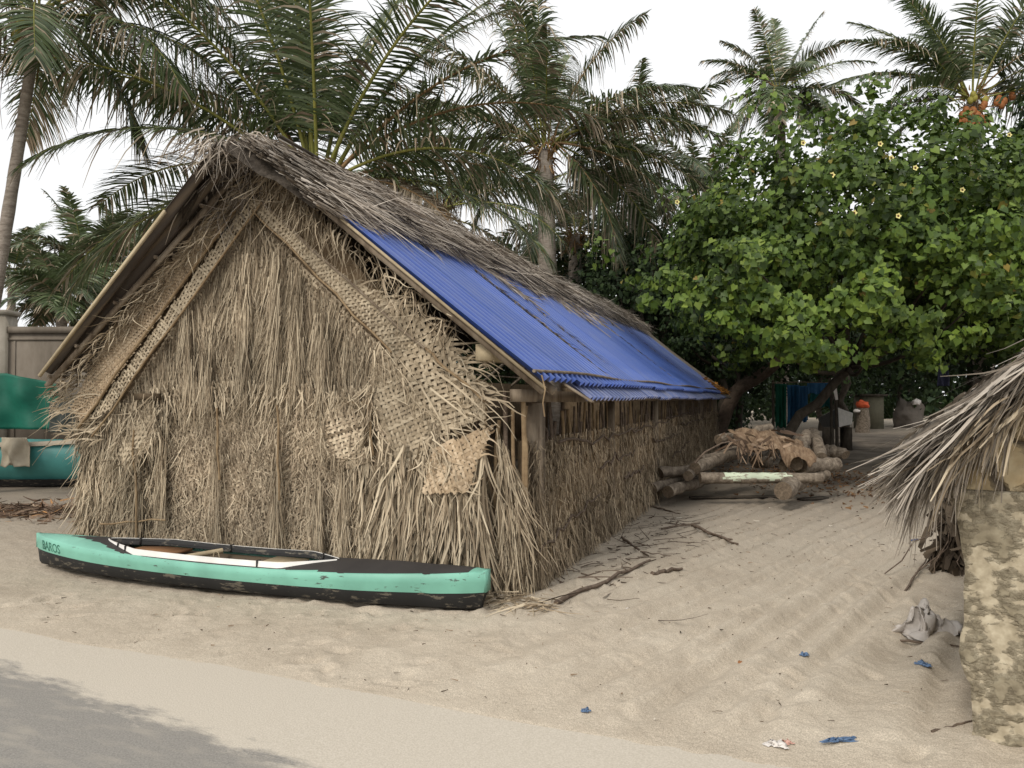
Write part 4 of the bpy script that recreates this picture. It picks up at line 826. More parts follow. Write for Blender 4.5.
# leaning trunk by the roof end
b = P(712, 402, 21.5); e = P(800, 345, 20.5)
root = thing('leaning_tree', 'dark trunk leaning to the right from the end of the blue roof', 'tree', (b[0], b[1], 0)); o_ = np.array([b[0], b[1], 0])
mk('trunk', tube(wob(np.array([0, 0, .2]), P(735, 392, 21.3)-o_, 4, .03).tolist()+wob(P(742, 386, 21.2)-o_, e-o_, 6, .05).tolist(), np.linspace(.22, .14, 10), 8), [noise_mat('brown leaning bark', [(.06, .045, .035), (.16, .12, .09)], scale=8)], root)
mk('shoots', limbs(P(740, 386, 21.2)-o_, [P(700+14*k, 300+R.uniform(-20, 20), 21.5)-o_ for k in range(7)], .03), [DARKW], root)
# far wood
n = 900; th = R.uniform(math.radians(-60), math.radians(60), n); d = R.uniform(62, 85, n); cen = np.stack([np.sin(th)*d, np.cos(th)*d, R.uniform(.3, 6.2, n)], 1)
Cc, Nv, Sz = clusters(cen, R.uniform(1.5, 2.6, n), 34, 1.0, np.array([0, 0, 0.]))
tag(mk('distant_wood', [leafmesh(Cc, Nv, Sz, False)], [DULLG]), 'dark belt of trees closing the view behind the alley', 'wood', kind='stuff')
n = 200; cen = np.stack([R.uniform(6, 24, n), R.uniform(46, 56, n), R.uniform(.3, 3.5, n)], 1)
Cc, Nv, Sz = clusters(cen, R.uniform(.9, 1.5, n), 26, .4, np.array([14, 50, 0.]))
tag(mk('undergrowth', [leafmesh(Cc, Nv, Sz, False)], [DULLG]), 'dark undergrowth along the far end of the path', 'bushes', kind='stuff')
n = 120; cen = np.stack([R.uniform(4.9, 7.4, n)+.0, R.uniform(24, 40, n), R.uniform(.2, 2.2, n)], 1); cen[:, 0] += (cen[:, 1]-24)*.32
Cc, Nv, Sz = clusters(cen, R.uniform(.5, .9, n), 26, .22, np.array([14, 50, 0.]))
tag(mk('undergrowth', [leafmesh(Cc, Nv, Sz, False)], [DULLG]), 'dark undergrowth behind the hanging cloths', 'bushes', kind='stuff')

# ------------------------------------------------------------ left background: wall, green cloth, teal boat
CONC = noise_mat('stained grey concrete', [(.09, .075, .058), (.165, .14, .112), (.23, .20, .165)], scale=1.4, detail=9, stretch=(1, 1, .35), bump=.3)
wl = thing('concrete_wall', 'stained concrete boundary wall with coping and a pillar behind the green cloth', 'wall', (-14, 16.2, 0))
mk('wall_panel', [box(0, 7.4, 0, .18, 0, 3.02)], [CONC], wl); mk('coping', [box(0, 7.4, -.06, .24, 3.02, 3.16), box(0, 7.4, -.02, .2, 2.86, 2.92)], [CONC], wl)
px0 = P(3, 330, 16.2)[0]+14; mk('pillar', [box(px0-.75, px0+.12, -.1, .3, 0, 3.42), box(px0-.79, px0+.16, -.14, .34, 3.42, 3.52)], [noise_mat('pale plaster pillar', [(.28, .25, .2), (.42, .38, .32)], scale=2)], wl)
mk('panel_joint', [box(px0+.25, px0+.29, -.015, -.005, 0, 2.85)], [CONC], wl)
def cloth(name, a, b, z0, z1, d, mat, folds=6, amp=.06, label=None, cat=None, ragged=0.0, vfold=False, top=None, group=None, seed=0):
    nx, nz = 60, 22; a, b = np.array(a, float), np.array(b, float); V = []
    for j in range(nz):
        for i in range(nx):
            s, t = i/(nx-1), j/(nz-1); p = a+(b-a)*s; zt2 = z1+(top(s) if top else 0); z = z0+(zt2-z0)*t+(ragged*float(vn(np.array(s*7.+seed), np.array(.3))) if t < .05 else 0)
            V.append((p[0], p[1]+amp*math.sin(s*folds*2*PI+seed+(0 if vfold else t*2))*(1-.4*t)+amp*1.5*float(vn(np.array(s*5.+seed), np.array(t*3))), z))
    i = np.arange(nz-1)[:, None]*nx; j = np.arange(nx-1); q = np.stack([i+j, i+j+1, i+nx+j+1, i+nx+j], -1).reshape(-1, 4)
    o = mk(name, [(np.array(V), q)], [mat], smooth=True)
    md = o.modifiers.new('thick', 'SOLIDIFY'); md.thickness = .006
    return tag(o, label, cat, group)
GN = simple('dark green shade cloth', (.006, .105, .068), .6, .3)
a, b = P(-40, 400, 14.2), P(60, 400, 14.2)
cloth('shade_cloth', (a[0], 14.3), (b[0], 14.2), 1.0, P(0, 373, 14.2)[2], 0, GN, 2.5, .07, 'dark green shade cloth hung in front of the concrete wall', 'cloth', top=lambda s: -.38*max(0, s-.42))
cloth('tarpaulin', (P(45, 400, 14)[0], 14.1), (P(92, 400, 14)[0], 13.9), .95, P(0, 398, 14)[2], 0, simple('dark grey tarpaulin', (.05, .055, .05)), 2, .05, 'dark grey tarpaulin sagging between the green cloth and the hut', 'tarpaulin', top=lambda s: -.1+.25*s)
TEAL = paint('teal hull paint', (.06, .225, .21), (.08, .14, .13), .68)
tbz = thing('beached_boat', 'teal painted wooden boat hull resting on the sand beside the left side of the hut', 'boat', (P(30, 480, 13.6)[0], 13.6, 0))
nx = 30; rows = []
for i in range(nx):
    s = i/(nx-1)*2-1; x = s*2.2; w0 = .75*(1-abs(s)**2.5)**.7+.02; zt = .80+.16*s*s
    rows.append([(x, -w0*.55, .08+.05*abs(s)), (x, -w0*.8, .3), (x, -w0, zt), (x, -w0+.05, zt), (x, 0, zt-.28), (x, w0-.05, zt), (x, w0, zt), (x, w0*.6, .1)])
mk('hull', [loft(rows)], [TEAL], tbz, smooth=False)
mk('gunwale', [loft([[(r[2][0], r[2][1]-.02, r[2][2]-.045), (r[2][0], r[2][1]-.02, r[2][2]+.03), (r[2][0], r[2][1]+.07, r[2][2]+.03)] for r in rows])], [noise_mat('pale bleached gunwale', [(.3, .26, .2), (.45, .4, .32)], scale=3)], tbz)
mk('keel_band', [loft([[(r[0][0], r[0][1]-.03, r[0][2]-.05), (r[0][0]*1.0, r[1][1]*.86-.03, r[1][2]-.13)] for r in rows])], [BLK], tbz)
sk = cloth('sacking', (P(-6, 460, 12.6)[0], 12.75), (P(24, 460, 12.6)[0], 12.7), .42, .92, 0, simple('beige sacking', (.33, .29, .22)), 1.2, .05, 'beige sacking sheet draped over the teal boat side', 'cloth', ragged=.1)
# coir and brown litter heap
m = 2600; x = R.normal(size=m)*1.1-7.3; y = R.normal(size=m)*.45+10.0; Pt = np.stack([x, y, zg(x, y)+R.uniform(.0, .06, m)], 1)
tag(mk('leaf_litter', [rib(Pt, R.normal(size=(m, 3))*[1, .6, .12], R.uniform(.06, .3, m), R.uniform(.01, .035, m), None, .02, .15, 3, .7)], [island_mat('brown coir litter', [(.06, .04, .028), (.15, .10, .07), (.27, .2, .14), (.40, .2, .07)], [0, .4, .93, 1])]),
    'brown strips and dead leaves heaped on the sand left of the hut', 'litter', kind='stuff')

# ------------------------------------------------------------ right hut
B = math.radians(36); s2 = np.array([math.sin(B), math.cos(B)]); f2 = np.array([math.cos(B), -math.sin(B)])
c2 = G(973, 741)
hut2 = thing('plastered_hut', 'low hut with flaking plaster wall and grey palm leaf roof at the right edge', 'hut', (c2[0], c2[1], 0), -B)
def plaster():
    m, t, n, b = newmat('flaking plaster on coral stone'); tc = n.new('ShaderNodeTexCoord')
    nz = n.new('ShaderNodeTexNoise'); nz.inputs['Scale'].default_value = 6; nz.inputs['Detail'].default_value = 12; nz.inputs['Roughness'].default_value = .62; nz.inputs['Distortion'].default_value = .1
    mp = n.new('ShaderNodeMapping'); mp.inputs['Scale'].default_value = (1, 1, 1.5); t.links.new(tc.outputs['Object'], mp.inputs[0]); t.links.new(mp.outputs[0], nz.inputs['Vector'])
    r = ramp(n, [(0, 0, 0), (1, 1, 1)], [.47, .56]); t.links.new(nz.outputs[0], r.inputs[0])
    n2 = n.new('ShaderNodeTexNoise'); n2.inputs['Scale'].default_value = 22; n2.inputs['Detail'].default_value = 9; t.links.new(tc.outputs['Object'], n2.inputs['Vector'])
    g = ramp(n, [(.15, .125, .085), (.25, .215, .15), (.32, .28, .20)], [.3, .5, .7]); c = ramp(n, [(.27, .23, .16), (.39, .335, .24), (.52, .46, .34)], [.3, .5, .7])
    t.links.new(n2.outputs[0], g.inputs[0]); t.links.new(n2.outputs[0], c.inputs[0])
    mx_ = n.new('ShaderNodeMixRGB'); t.links.new(r.outputs[0], mx_.inputs[0]); t.links.new(c.outputs[0], mx_.inputs[1]); t.links.new(g.outputs[0], mx_.inputs[2]); t.links.new(mx_.outputs[0], b.inputs['Base Color'])
    ma = n.new('ShaderNodeMath'); ma.operation = 'MULTIPLY_ADD'; ma.inputs[1].default_value = .5; t.links.new(n2.outputs[0], ma.inputs[0]); t.links.new(r.outputs[0], ma.inputs[2])
    bp = n.new('ShaderNodeBump'); bp.inputs['Strength'].default_value = .9; bp.inputs['Distance'].default_value = .016; t.links.new(ma.outputs[0], bp.inputs['Height']); t.links.new(bp.outputs[0], b.inputs['Normal'])
    return m
PL = plaster()
def rough_wall(x0, x1, z0, z1, yf, yb, mat, name, lean=.06, bul=.02, slope=None):
    xs_ = np.linspace(x0, x1, 70); zs = np.linspace(z0, z1, 80); X, Z = np.meshgrid(xs_, zs)
    if slope: zt_2 = np.minimum(slope+.9*X, z1); Z = z0+(Z-z0)/(z1-z0)*(zt_2-z0)
    Yf = yf-bul*fbm(X, Z, 4, 4)*1.3; ew = .04*fbm(Z, Z*0+3, 5, 5)
    Xa = X+np.where(X < x0+.05, ew, 0)-lean*(Z-z0)*np.clip(1-(X-x0)/.6, 0, 1); n = 70
    Vf = np.stack([Xa, Yf, Z], -1).reshape(-1, 3); i = np.arange(79)[:, None]*n; j = np.arange(69); q = np.stack([i+j, i+j+1, i+n+j+1, i+n+j], -1).reshape(-1, 4)
    Vb = Vf.copy(); Vb[:, 1] = yb; k = np.arange(79); lq = np.stack([k*n, k*n+n, k*n+n+5600, k*n+5600], 1); jj = np.arange(69)+79*n; tq = np.stack([jj, jj+1, jj+1+5600, jj+5600], 1)
    return mk(name, [(np.concatenate([Vf, Vb]), np.concatenate([q, lq, tq]))], [mat], hut2)
rough_wall(0, 3, -.06, 1.17, 0, .26, PL, 'wall')
def blockmat():
    m, t, n, b = newmat('bare ochre coral block'); tc = n.new('ShaderNodeTexCoord'); wn = n.new('ShaderNodeTexNoise'); wn.inputs['Scale'].default_value = 5; wn.inputs['Detail'].default_value = 8
    t.links.new(tc.outputs['Object'], wn.inputs['Vector']); va = n.new('ShaderNodeVectorMath'); va.operation = 'MULTIPLY_ADD'; va.inputs[1].default_value = (.22, .22, .22); t.links.new(wn.outputs['Color'], va.inputs[0]); t.links.new(tc.outputs['Object'], va.inputs[2])
    vo = n.new('ShaderNodeTexVoronoi'); vo.feature = 'DISTANCE_TO_EDGE'; vo.inputs['Scale'].default_value = 3.6; t.links.new(va.outputs[0], vo.inputs['Vector'])
    e = ramp(n, [(0, 0, 0), (1, 1, 1)], [.02, .10]); t.links.new(vo.outputs['Distance'], e.inputs[0])
    c = ramp(n, [(.20, .155, .10), (.42, .325, .19), (.52, .43, .28), (.30, .26, .20)], [.3, .45, .6, .7]); t.links.new(wn.outputs[0], c.inputs[0])
    mx_ = n.new('ShaderNodeMixRGB'); mx_.inputs[1].default_value = (.10, .08, .06, 1); t.links.new(e.outputs[0], mx_.inputs[0]); t.links.new(c.outputs[0], mx_.inputs[2]); t.links.new(mx_.outputs[0], b.inputs['Base Color'])
    ma = n.new('ShaderNodeMath'); ma.operation = 'ADD'; t.links.new(e.outputs[0], ma.inputs[0]); t.links.new(wn.outputs[0], ma.inputs[1])
    bp = n.new('ShaderNodeBump'); bp.inputs['Strength'].default_value = 1; bp.inputs['Distance'].default_value = .035; t.links.new(ma.outputs[0], bp.inputs['Height']); t.links.new(bp.outputs[0], b.inputs['Normal'])
    return m
rough_wall(-.02, 3, 1.172, 1.62, .02, .24, blockmat(), 'upper_wall', 0, .06, 1.33)
mk('side_wall', [box(.03, .2, .26, 3.6, -.05, 1.3)], [PL], hut2)
# roof slope toward the alley: eave at X=-.34 (z 1.26), rising to the right at 45 degrees
def r2(u, Y, off=0.0): return np.array([-.20+u*.70-off*.7, Y, 1.21+u*.66+off*.7])
V = np.array([r2(.0, -.12), r2(2.4, -.12), r2(2.4, 4), r2(.0, 4)]); mk('roof_backing', [(V, np.array([[0, 1, 2, 3]])), (V-[0, 0, .05], np.array([[3, 2, 1, 0]]))], [GRBACK], hut2)
def r2rib(n, u0, u1, Lr, Wr, offr, side, mat, Yr=(-.22, 3.9), sag=.1, curl=.1, pw=1.6, drp=.0, ov=.14):
    u = R.uniform(u0, u1, n); Yv = Yr[0]+(Yr[1]-Yr[0])*R.rand(n)**pw; Pt = np.stack([r2(a, b, c) for a, b, c in zip(u, Yv, R.uniform(*offr, n))])
    D = np.stack([-.70+R.normal(size=n)*.10, side+R.normal(size=n)*.12, -.70-drp+R.normal(size=n)*.10], 1)
    return rib(Pt, D, np.minimum(R.uniform(*Lr, n), u+ov), R.uniform(*Wr, n), (0, 1, 0), sag, curl, 5, .75, 0, .45)
mk('roof_thatch', [r2rib(5200, .0, 2.3, (.2, .5), (.008, .019), (.02, .11), -.12, 0, pw=2.0, sag=.22, curl=.16), r2rib(700, .1, 2.3, (.25, .55), (.010, .022), (.06, .13), -.2, 0, Yr=(-.25, 1.2), curl=.14)], [GREY2], hut2)
mk('eave_fringe', [r2rib(500, -.02, .35, (.12, .24), (.008, .018), (-.02, .08), -.08, 0, sag=.55, pw=2.2, drp=.8, ov=.3), r2rib(90, .0, .6, (.16, .30), (.010, .018), (-.02, .06), -.15, 0, Yr=(-.26, .0), sag=.6, drp=1.2, pw=1, ov=.5)], [GREY2], hut2)
mk('gable_fringe', [r2rib(330, .3, 2.3, (.12, .35), (.012, .026), (-.04, .05), -.6, 0, Yr=(-.24, -.1), sag=.4, curl=.25, pw=1, ov=1)], [STRAW], hut2)
# braided frond lying on the slope
ch = []; n = 26
for k in range(n):
    t = k/(n-1); p0 = r2(.06+.95*t, .10+.85*t, .19)
    for sg in (-1, 1):
        ch.append(rib([p0+[0, sg*.006, .01*(k % 2)]], [[-.25, sg*.8, -.15]], [.12], [.034], (.6, 0, .8), .12, .03, 4, .3, 0, .1))
mk('braided_frond', ch+tube([r2(.04+.97*t, .10+.85*t, .17) for t in np.linspace(0, 1, 6)], .02, 5), [GREY2], hut2)
n = 9; Pt = np.stack([r2(R.uniform(0, .25), R.uniform(.4, 1.4), .14) for _ in range(n)])
mk('stray_strips', [rib(Pt, np.stack([-.9+R.normal(size=n)*.2, R.normal(size=n)*.5, R.normal(size=n)*.25], 1), R.uniform(.08, .18, n), .012, None, .1, .1, 3, .7)], [GREY2], hut2)
# woven palm screen in the shade under the eave
p = G(948, 578); sc = thing('palm_sheath_bundle', 'dark bundle of palm sheath and twigs in the shade beside the plastered wall', 'palm debris', (p[0]+.12, p[1]+.15, 0), -.3)
n = 260; hgt = R.uniform(.05, .75, n); Pt = np.stack([R.normal(size=n)*.07, R.normal(size=n)*.09, hgt], 1)
mk('sheath', [rib(Pt, np.stack([R.normal(size=n)*.3, R.normal(size=n)*.3, -.2-R.rand(n)], 1), R.uniform(.12, .35, n), R.uniform(.02, .07, n), None, .1, .2, 4, .4)], [island_mat('dark sheath fibre', [(.03, .022, .016), (.09, .07, .05), (.16, .125, .09)])], sc)
for k in range(7): mk('twig', tube(wob((R.normal()*.08, R.normal()*.08, .5), (-.1+R.normal()*.18, -.05+R.normal()*.1, .02), 5, .03), .006, 5), [STICK], sc)

# crumpled plastic sack
def crumple(name, ctr, rx, ry, rz_, mat, label, cat, seed=0, nseg=(26, 40), amp=.35, group=None):
    nu, nv = nseg; V = []; 
    for i in range(nu):
        for j in range(nv):
            a, b = PI*i/(nu-1), 2*PI*j/nv; d = np.array([math.sin(a)*math.cos(b), math.sin(a)*math.sin(b), math.cos(a)])
            f = 1+amp*(abs(float(vn(np.array(d[0]*2.6+seed), np.array(d[1]*2.6+d[2]*2))))*3-.7)+amp*.5*float(vn(np.array(d[0]*7+seed), np.array(d[1]*6+d[2]*5)))
            V.append(d*f*[rx, ry, rz_])
    V = np.array(V); V[:, 2] = np.maximum(V[:, 2], -rz_*.55)
    q = [[i*nv+j, i*nv+(j+1) % nv, (i+1)*nv+(j+1) % nv, (i+1)*nv+j] for i in range(nu-1) for j in range(nv)]
    return tag(mk(name, [(V, np.array(q))], [mat], loc=(ctr[0], ctr[1], ctr[2]+rz_*.5)), label, cat, group)
PLAS = simple('dusty white plastic', (.42, .385, .35), .5, .4, .2, 12)
def wad(name, ctr, sx, sy, h, mat, label, cat, seed=0.0, rot=0.0, group=None, n=44, f=3.2):
    u = np.linspace(-1, 1, n); U, W_ = np.meshgrid(u, u); rg = lambda k, sc: np.abs(vn(U*sc+seed+k, W_*sc+seed*2+k*3))*2
    edge = np.clip(1.05-np.maximum(np.abs(U), np.abs(W_))**3, 0, 1)
    X = sx*(U*.62+.55*vn(U*f+seed, W_*f+9)+.25*vn(U*7+seed, W_*6)); Y_ = sy*(W_*.62+.55*vn(U*f+4, W_*f+seed)+.25*vn(U*6+2, W_*7+seed))
    Z = h*np.clip(.25+1.2*(rg(0, 2.2)-.2)+.5*(rg(3, 5)-.25)+.22*(rg(5, 11)-.25), .02, 1.4)*(.15+.85*edge)
    c_, s_ = math.cos(rot), math.sin(rot); V = np.stack([X*c_-Y_*s_, X*s_+Y_*c_, Z], -1).reshape(-1, 3); i = np.arange(n-1)[:, None]*n; j = np.arange(n-1)
    return tag(mk(name, [(V, np.stack([i+j, i+j+1, i+n+j+1, i+n+j], -1).reshape(-1, 4))], [mat], loc=tuple(ctr)), label, cat, group)
g = G(934, 640); wad('plastic_sack', (g[0]+.03, g[1]+.14, .0), .27, .22, .19, PLAS, 'crumpled dusty white plastic sack lying against the foot of the plastered wall', 'sack', 3.3, .3)
BLP = simple('blue plastic scrap', (.10, .165, .28), .5, .4); WSC = simple('white scrap', (.62, .58, .54), .6)
def scrap(px, py, L_, W_, ang, mat, label, cat='litter', n=5, grp='plastic scraps on the sand'):
    g = G(px, py); z = float(zg(g[0], g[1]))
    wad('plastic_scrap', (g[0], g[1], z+.003), L_*.66, max(W_*.9, .02), .017, mat, label, cat, px*.37+py*.11, ang, grp, 22, 1.6)
scrap(845, 745, .22, .035, .15, BLP, 'long blue plastic strip near the bottom edge, left of the plastered wall')
scrap(776, 750, .10, .05, -.1, WSC, 'white torn scrap beside the long blue strip at the bottom')
scrap(586, 715, .05, .03, .3, BLP, 'tiny blue scrap alone on the sand at the lower middle')
scrap(804, 661, .05, .04, 1.0, BLP, 'small blue square scrap in the middle of the open sand')
scrap(924, 672, .09, .06, -1.0, BLP, 'crumpled blue scrap just below the white sack')
scrap(915, 541, .10, .02, .3, simple('dark blue scrap', (.02, .05, .16)), 'dark blue scrap under the hanging thatch eave')
scrap(629, 612, .05, .025, -.8, WSC, 'tiny white scrap below the long grey branch')
scrap(788, 747, .05, .03, .4, simple('pinkish scrap', (.55, .33, .27)), 'pinkish scrap touching the white torn scrap')
scrap(740, 668, .03, .02, .1, simple('orange peel scrap', (.30, .14, .06)), 'brown curled scrap on the open sand left of the blue square scrap')
# sticks and driftwood
def stick(px0, py0, px1, py1, r0, label, lift=.0, forks=0, cat='stick', name='stick'):
    a, b = G(px0, py0), G(px1, py1); a[2] = zg(a[0], a[1])+r0*.6; b[2] = zg(b[0], b[1])+r0*.6+lift; pts = wob(a, b, 9, r0*.45); ch = tube(pts-a, np.linspace(r0, r0*.5, 9), 7)
    for k in range(forks):
        p = pts[3+2*k]-a; e = p+nrm(b-a)*.25+np.array([R.normal()*.1, R.normal()*.1, .01]); ch += tube(wob(p, e, 4, .01), [r0*.5]*4, 5)
    tag(mk(name, ch, [STICK], loc=tuple(a)), label, cat, 'sticks and driftwood on the sand')
stick(556, 607, 650, 567, .022, 'long grey branch on the sand near the hut corner', name='branch')
stick(622, 540, 648, 560, .018, 'short dark stick just above the long grey branch')
stick(692, 528, 738, 547, .022, 'forked driftwood piece in the middle of the sand below the log pile', forks=2)
stick(652, 579, 682, 572, .022, 'flat grey piece right of the long branch end')
stick(645, 506, 680, 515, .018, 'dark stick near the wall below the logs', forks=1)
stick(662, 530, 690, 523, .016, 'small dark twig cluster between the wall and the forked driftwood', forks=2)
stick(600, 545, 642, 560, .008, 'thin twig along the side wall foot')
stick(575, 560, 640, 562, .006, 'thin twig lying level behind the long branch')
stick(560, 585, 600, 575, .008, 'thin twig touching the near end of the long branch')
stick(640, 556, 690, 560, .007, 'thin twig pointing at the open sand from the long branch')
stick(328, 727, 365, 735, .006, 'thin dry twig on the sand covered road')
stick(932, 732, 972, 726, .008, 'dark stick at the foot of the plastered wall')
stick(900, 640, 965, 648, .008, 'dark stick under the white sack')
stick(905, 590, 935, 560, .01, 'stick leaning into the shade beside the sheath bundle', lift=.1)
m = 1500; x = np.concatenate([R.uniform(-4, 5, 1700), R.normal(size=400)*.9+1.8]); y = np.concatenate([R.uniform(3.5, 12, 1700), R.normal(size=400)*1.1+8.4]); k = edge_dist(x, y) > .1; x, y = x[k], y[k]; m = len(x)
Pt = np.stack([x, y, zg(x, y)+.010], 1)
tag(mk('ground_litter', [rib(Pt, R.normal(size=(m, 3))*[1, 1, .08], (.010+.065*R.rand(m)**2.2)*np.where(y > 7, 1.1, .7), R.uniform(.003, .010, m), (0, 0, 1), 0, .1, 2, .6, 0, 3)], [island_mat('small litter', [(.04, .03, .02), (.11, .08, .055), (.24, .17, .11), (.6, .56, .48)], [0, .5, .8, .95])]), 'small dry leaf bits and twigs scattered over the sand', 'litter', kind='stuff')
m = 150; t_ = R.rand(m); x = .55+t_*1.6+R.normal(size=m)*.28; y = 6.2+t_*3.6+R.normal(size=m)*.5; k = x > .12+.37*(y-6); x, y = x[k], y[k]; m = len(x)
tag(mk('twig_litter', [rib(np.stack([x, y, zg(x, y)+.012], 1), R.normal(size=(m, 3))*[1, .6, .05]+[.3, .1, 0], R.uniform(.12, .5, m), R.uniform(.006, .013, m), (0, 0, 1), 0, .12, 5, .5, 0, 3)], [island_mat('dark twigs', [(.05, .038, .028), (.14, .105, .08)])]), 'thin dark twigs and roots strewn along the foot of the side wall', 'litter', kind='stuff')
m = 1500; x = R.normal(size=m)*1.0+5.9; y = R.normal(size=m)*1.7+14.6; Pt = np.stack([x, y, zg(x, y)+.015], 1)
tag(mk('ground_litter', [rib(Pt, R.normal(size=(m, 3))*[1, 1, .2], R.uniform(.03, .09, m), R.uniform(.02, .045, m), (1, 0, 0), 0, .2, 2, .6, 0, .8)], [island_mat('red brown fallen leaves', [(.06, .038, .025), (.13, .075, .042), (.20, .11, .05)])]), 'red brown fallen leaves lying right of the log pile', 'litter', kind='stuff')

# ------------------------------------------------------------ log pile
def log(px0, py0, d0, px1, py1, d1, r, label, mat=None, r1=None, n=10, painted=False):
    a, b = P(px0, py0, d0), P(px1, py1, d1); a[2] = max(a[2], r*.8); b[2] = max(b[2], r*.8)
    root = thing('log', label, 'log', tuple(a), 0, 'logs in the pile'); m_ = 48 if painted else 10; pts = wob(a-a, b-a, m_, r*(.02 if painted else .12)); rads = np.linspace(r, r1 or r*.9, m_)*(1+(.012 if painted else .07)*R.normal(size=m_))
    t_ = tube(pts, rads, 16, 0, True)
    if painted:
        V, q, _ = t_[0]; cen = V[q].mean(1); s_ = np.linalg.norm(cen, axis=1)/np.linalg.norm(b-a); up = (cen[:, 2]-(pts[0][2]+s_*(pts[-1][2]-pts[0][2])))/r
        jit = .025*vn(up*6, s_*0); t_[0] = (V, q, ((s_ > .17+jit+.03*up) & (s_ < .74+jit*2-.04*up) & (up > -.25+.5*vn(s_*14, s_*0))).astype(int))
    mk('bark', t_[:1], [mat or LOGM], root, smooth=True)
    for q_, c_ in ((t_[1][1][:16], 32), (t_[1][1][16:], 33)):
        u_, inv = np.unique(q_, return_inverse=True); mk('sawn_end', [(t_[1][0][u_], inv.reshape(q_.shape))], [ENDG], root)
    return root, pts, rads
LG = [
 ((652, 489, 10.9), (700, 470, 12.4), .075, 'dark log lying lowest at the left end of the pile next to the wall'),
 ((668, 492, 10.8), (712, 478, 12.2), .085, 'short thick log under the left end of the painted pole'),
 ((660, 473, 11.4), (698, 470, 11.6), .085, 'pale stub log at the far left of the pile'),
 ((695, 468, 11.2), (742, 452, 12.6), .10, 'thick pale log stacked above the left end of the painted pole'),
 ((700, 461, 11.8), (735, 450, 12.8), .08, 'pale log tucked behind the thick pale log'),
 ((688, 476, 11.1), (700, 462, 12.0), .08, 'short round log with its cut end facing the sand, left of the painted pole'),
 ((718, 440, 12.0), (770, 428, 12.6), .085, 'long grey log lying across the top of the pile'),
 ((783, 491, 10.4), (806, 478, 11.6), .12, 'fat round log with its sawn end toward the camera at the right front'),
 ((800, 466, 11.3), (838, 464, 11.7), .12, 'stout log at the right end of the pile'),
 ((812, 480, 11.3), (826, 474, 11.5), .09, 'stub log just behind the fat round log'),
 ((796, 464, 11.2), (806, 434, 12.4), .10, 'upright leaning log in the right half of the pile'),
 ((812, 434, 12.9), (822, 458, 11.8), .11, 'log leaning outward at the right corner of the pile'),
 ((826, 450, 13.4), (846, 455, 13.2), .11, 'thick log furthest right at the back of the pile'),
 ((783, 466, 11.4), (800, 438, 12.6), .075, 'thin leaning log beside the upright log'),
 ((756, 462, 12.2), (770, 462, 12.3), .10, 'round log end seen in the dark gap under the bark sheet')]
for (a, b, r, lab) in LG: log(*a, *b, r, lab)
root, pts, rads = log(700, 478, 10.9, 822, 478, 10.95, .085, 'long pole across the front of the pile with pale mint paint on its middle', painted=True)
me = root.children[0].data; me.materials.append(paint('flaking pale mint paint', (.50, .56, .42), (.25, .22, .17), .53, .8))
BARKI = island_mat('bark strip', [(.06, .04, .028), (.17, .115, .075), (.29, .21, .145)])
# bark/palm sheath sheet on top of the pile
a = P(728, 432, 11.6); nx, ny = 30, 14; V = []
sh = thing('palm_bark_sheet', 'ragged sheet of dry palm bark draped over the top of the log pile', 'bark sheet', tuple(a)); 
e0, e1 = P(728, 434, 12.0), P(792, 444, 11.7)
for j in range(ny):
    for i in range(nx):
        s, t = i/(nx-1), j/(ny-1); p_ = e0+(e1-e0)*s+np.array([.08*s+.12*float(vn(np.array(t*6.), np.array(s*2))), -.75*t, .05-.26*t**1.5+.07*math.sin(s*PI)])+np.array([0, 0, .07*float(vn(np.array(s*9.), np.array(t*3)))+.10*float(vn(np.array(s*17.), np.array(t*7)))])
        if t > .95: p_ = p_+np.array([0, 0, -.35*abs(float(vn(np.array(s*13.+3), np.array(.1))))])
        V.append(p_-a)
o = mk('sheet', [loft(np.array(V).reshape(ny, nx, 3))], [noise_mat('brown bark sheet', [(.07, .045, .03), (.18, .12, .075), (.28, .21, .14)], scale=9, stretch=(3, 1, 1), bump=.8)], sh, smooth=True); o.modifiers.new('t', 'SOLIDIFY').thickness = .012
n = 45; Pt = np.array([P(R.uniform(725, 795), R.uniform(430, 452), R.uniform(11.1, 11.7)) for _ in range(n)])-a
mk('bark_strips', [rib(Pt, np.stack([R.normal(size=n)*.7, -.3*R.rand(n), -.25*R.rand(n)-.05], 1), R.uniform(.1, .35, n), R.uniform(.02, .07, n), None, .2, .2, 3, .5)], [BARKI], sh)
n = 30; Pt = np.array([P(R.uniform(735, 775), R.uniform(440, 452), 10.95) for _ in range(n)])-a
mk('bark_strips', [rib(Pt, np.stack([R.normal(size=n)*.3, -.1*R.rand(n), -1+0*R.rand(n)], 1), R.uniform(.1, .28, n), R.uniform(.01, .03, n), None, .1, .2, 3, .5)], [BARKI], sh)
for (x0, y0_, x1, y1_, lab) in ((690, 500, 790, 499, 'charred flat plank under the pile'), (800, 502, 826, 500, 'short grey board beside the fat round log')):
    p0, p1 = G(x0, y0_), G(x1, y1_); p0[2] = p1[2] = .04
    tag(mk('plank', [beam(p0-p0, p1-p0, .12, .03)], [DARKW], loc=tuple(p0)), lab, 'plank')
pts = np.array([P(695, 463, 11), P(705, 452, 11), P(722, 443, 11.1), P(740, 440, 11.2)]); tag(mk('stick', tube(pts-pts[0], [.02, .015, .012, .008], 6), [STICK], loc=tuple(pts[0])), 'curved stick springing from the left of the log pile', 'stick', 'sticks and driftwood on the sand')

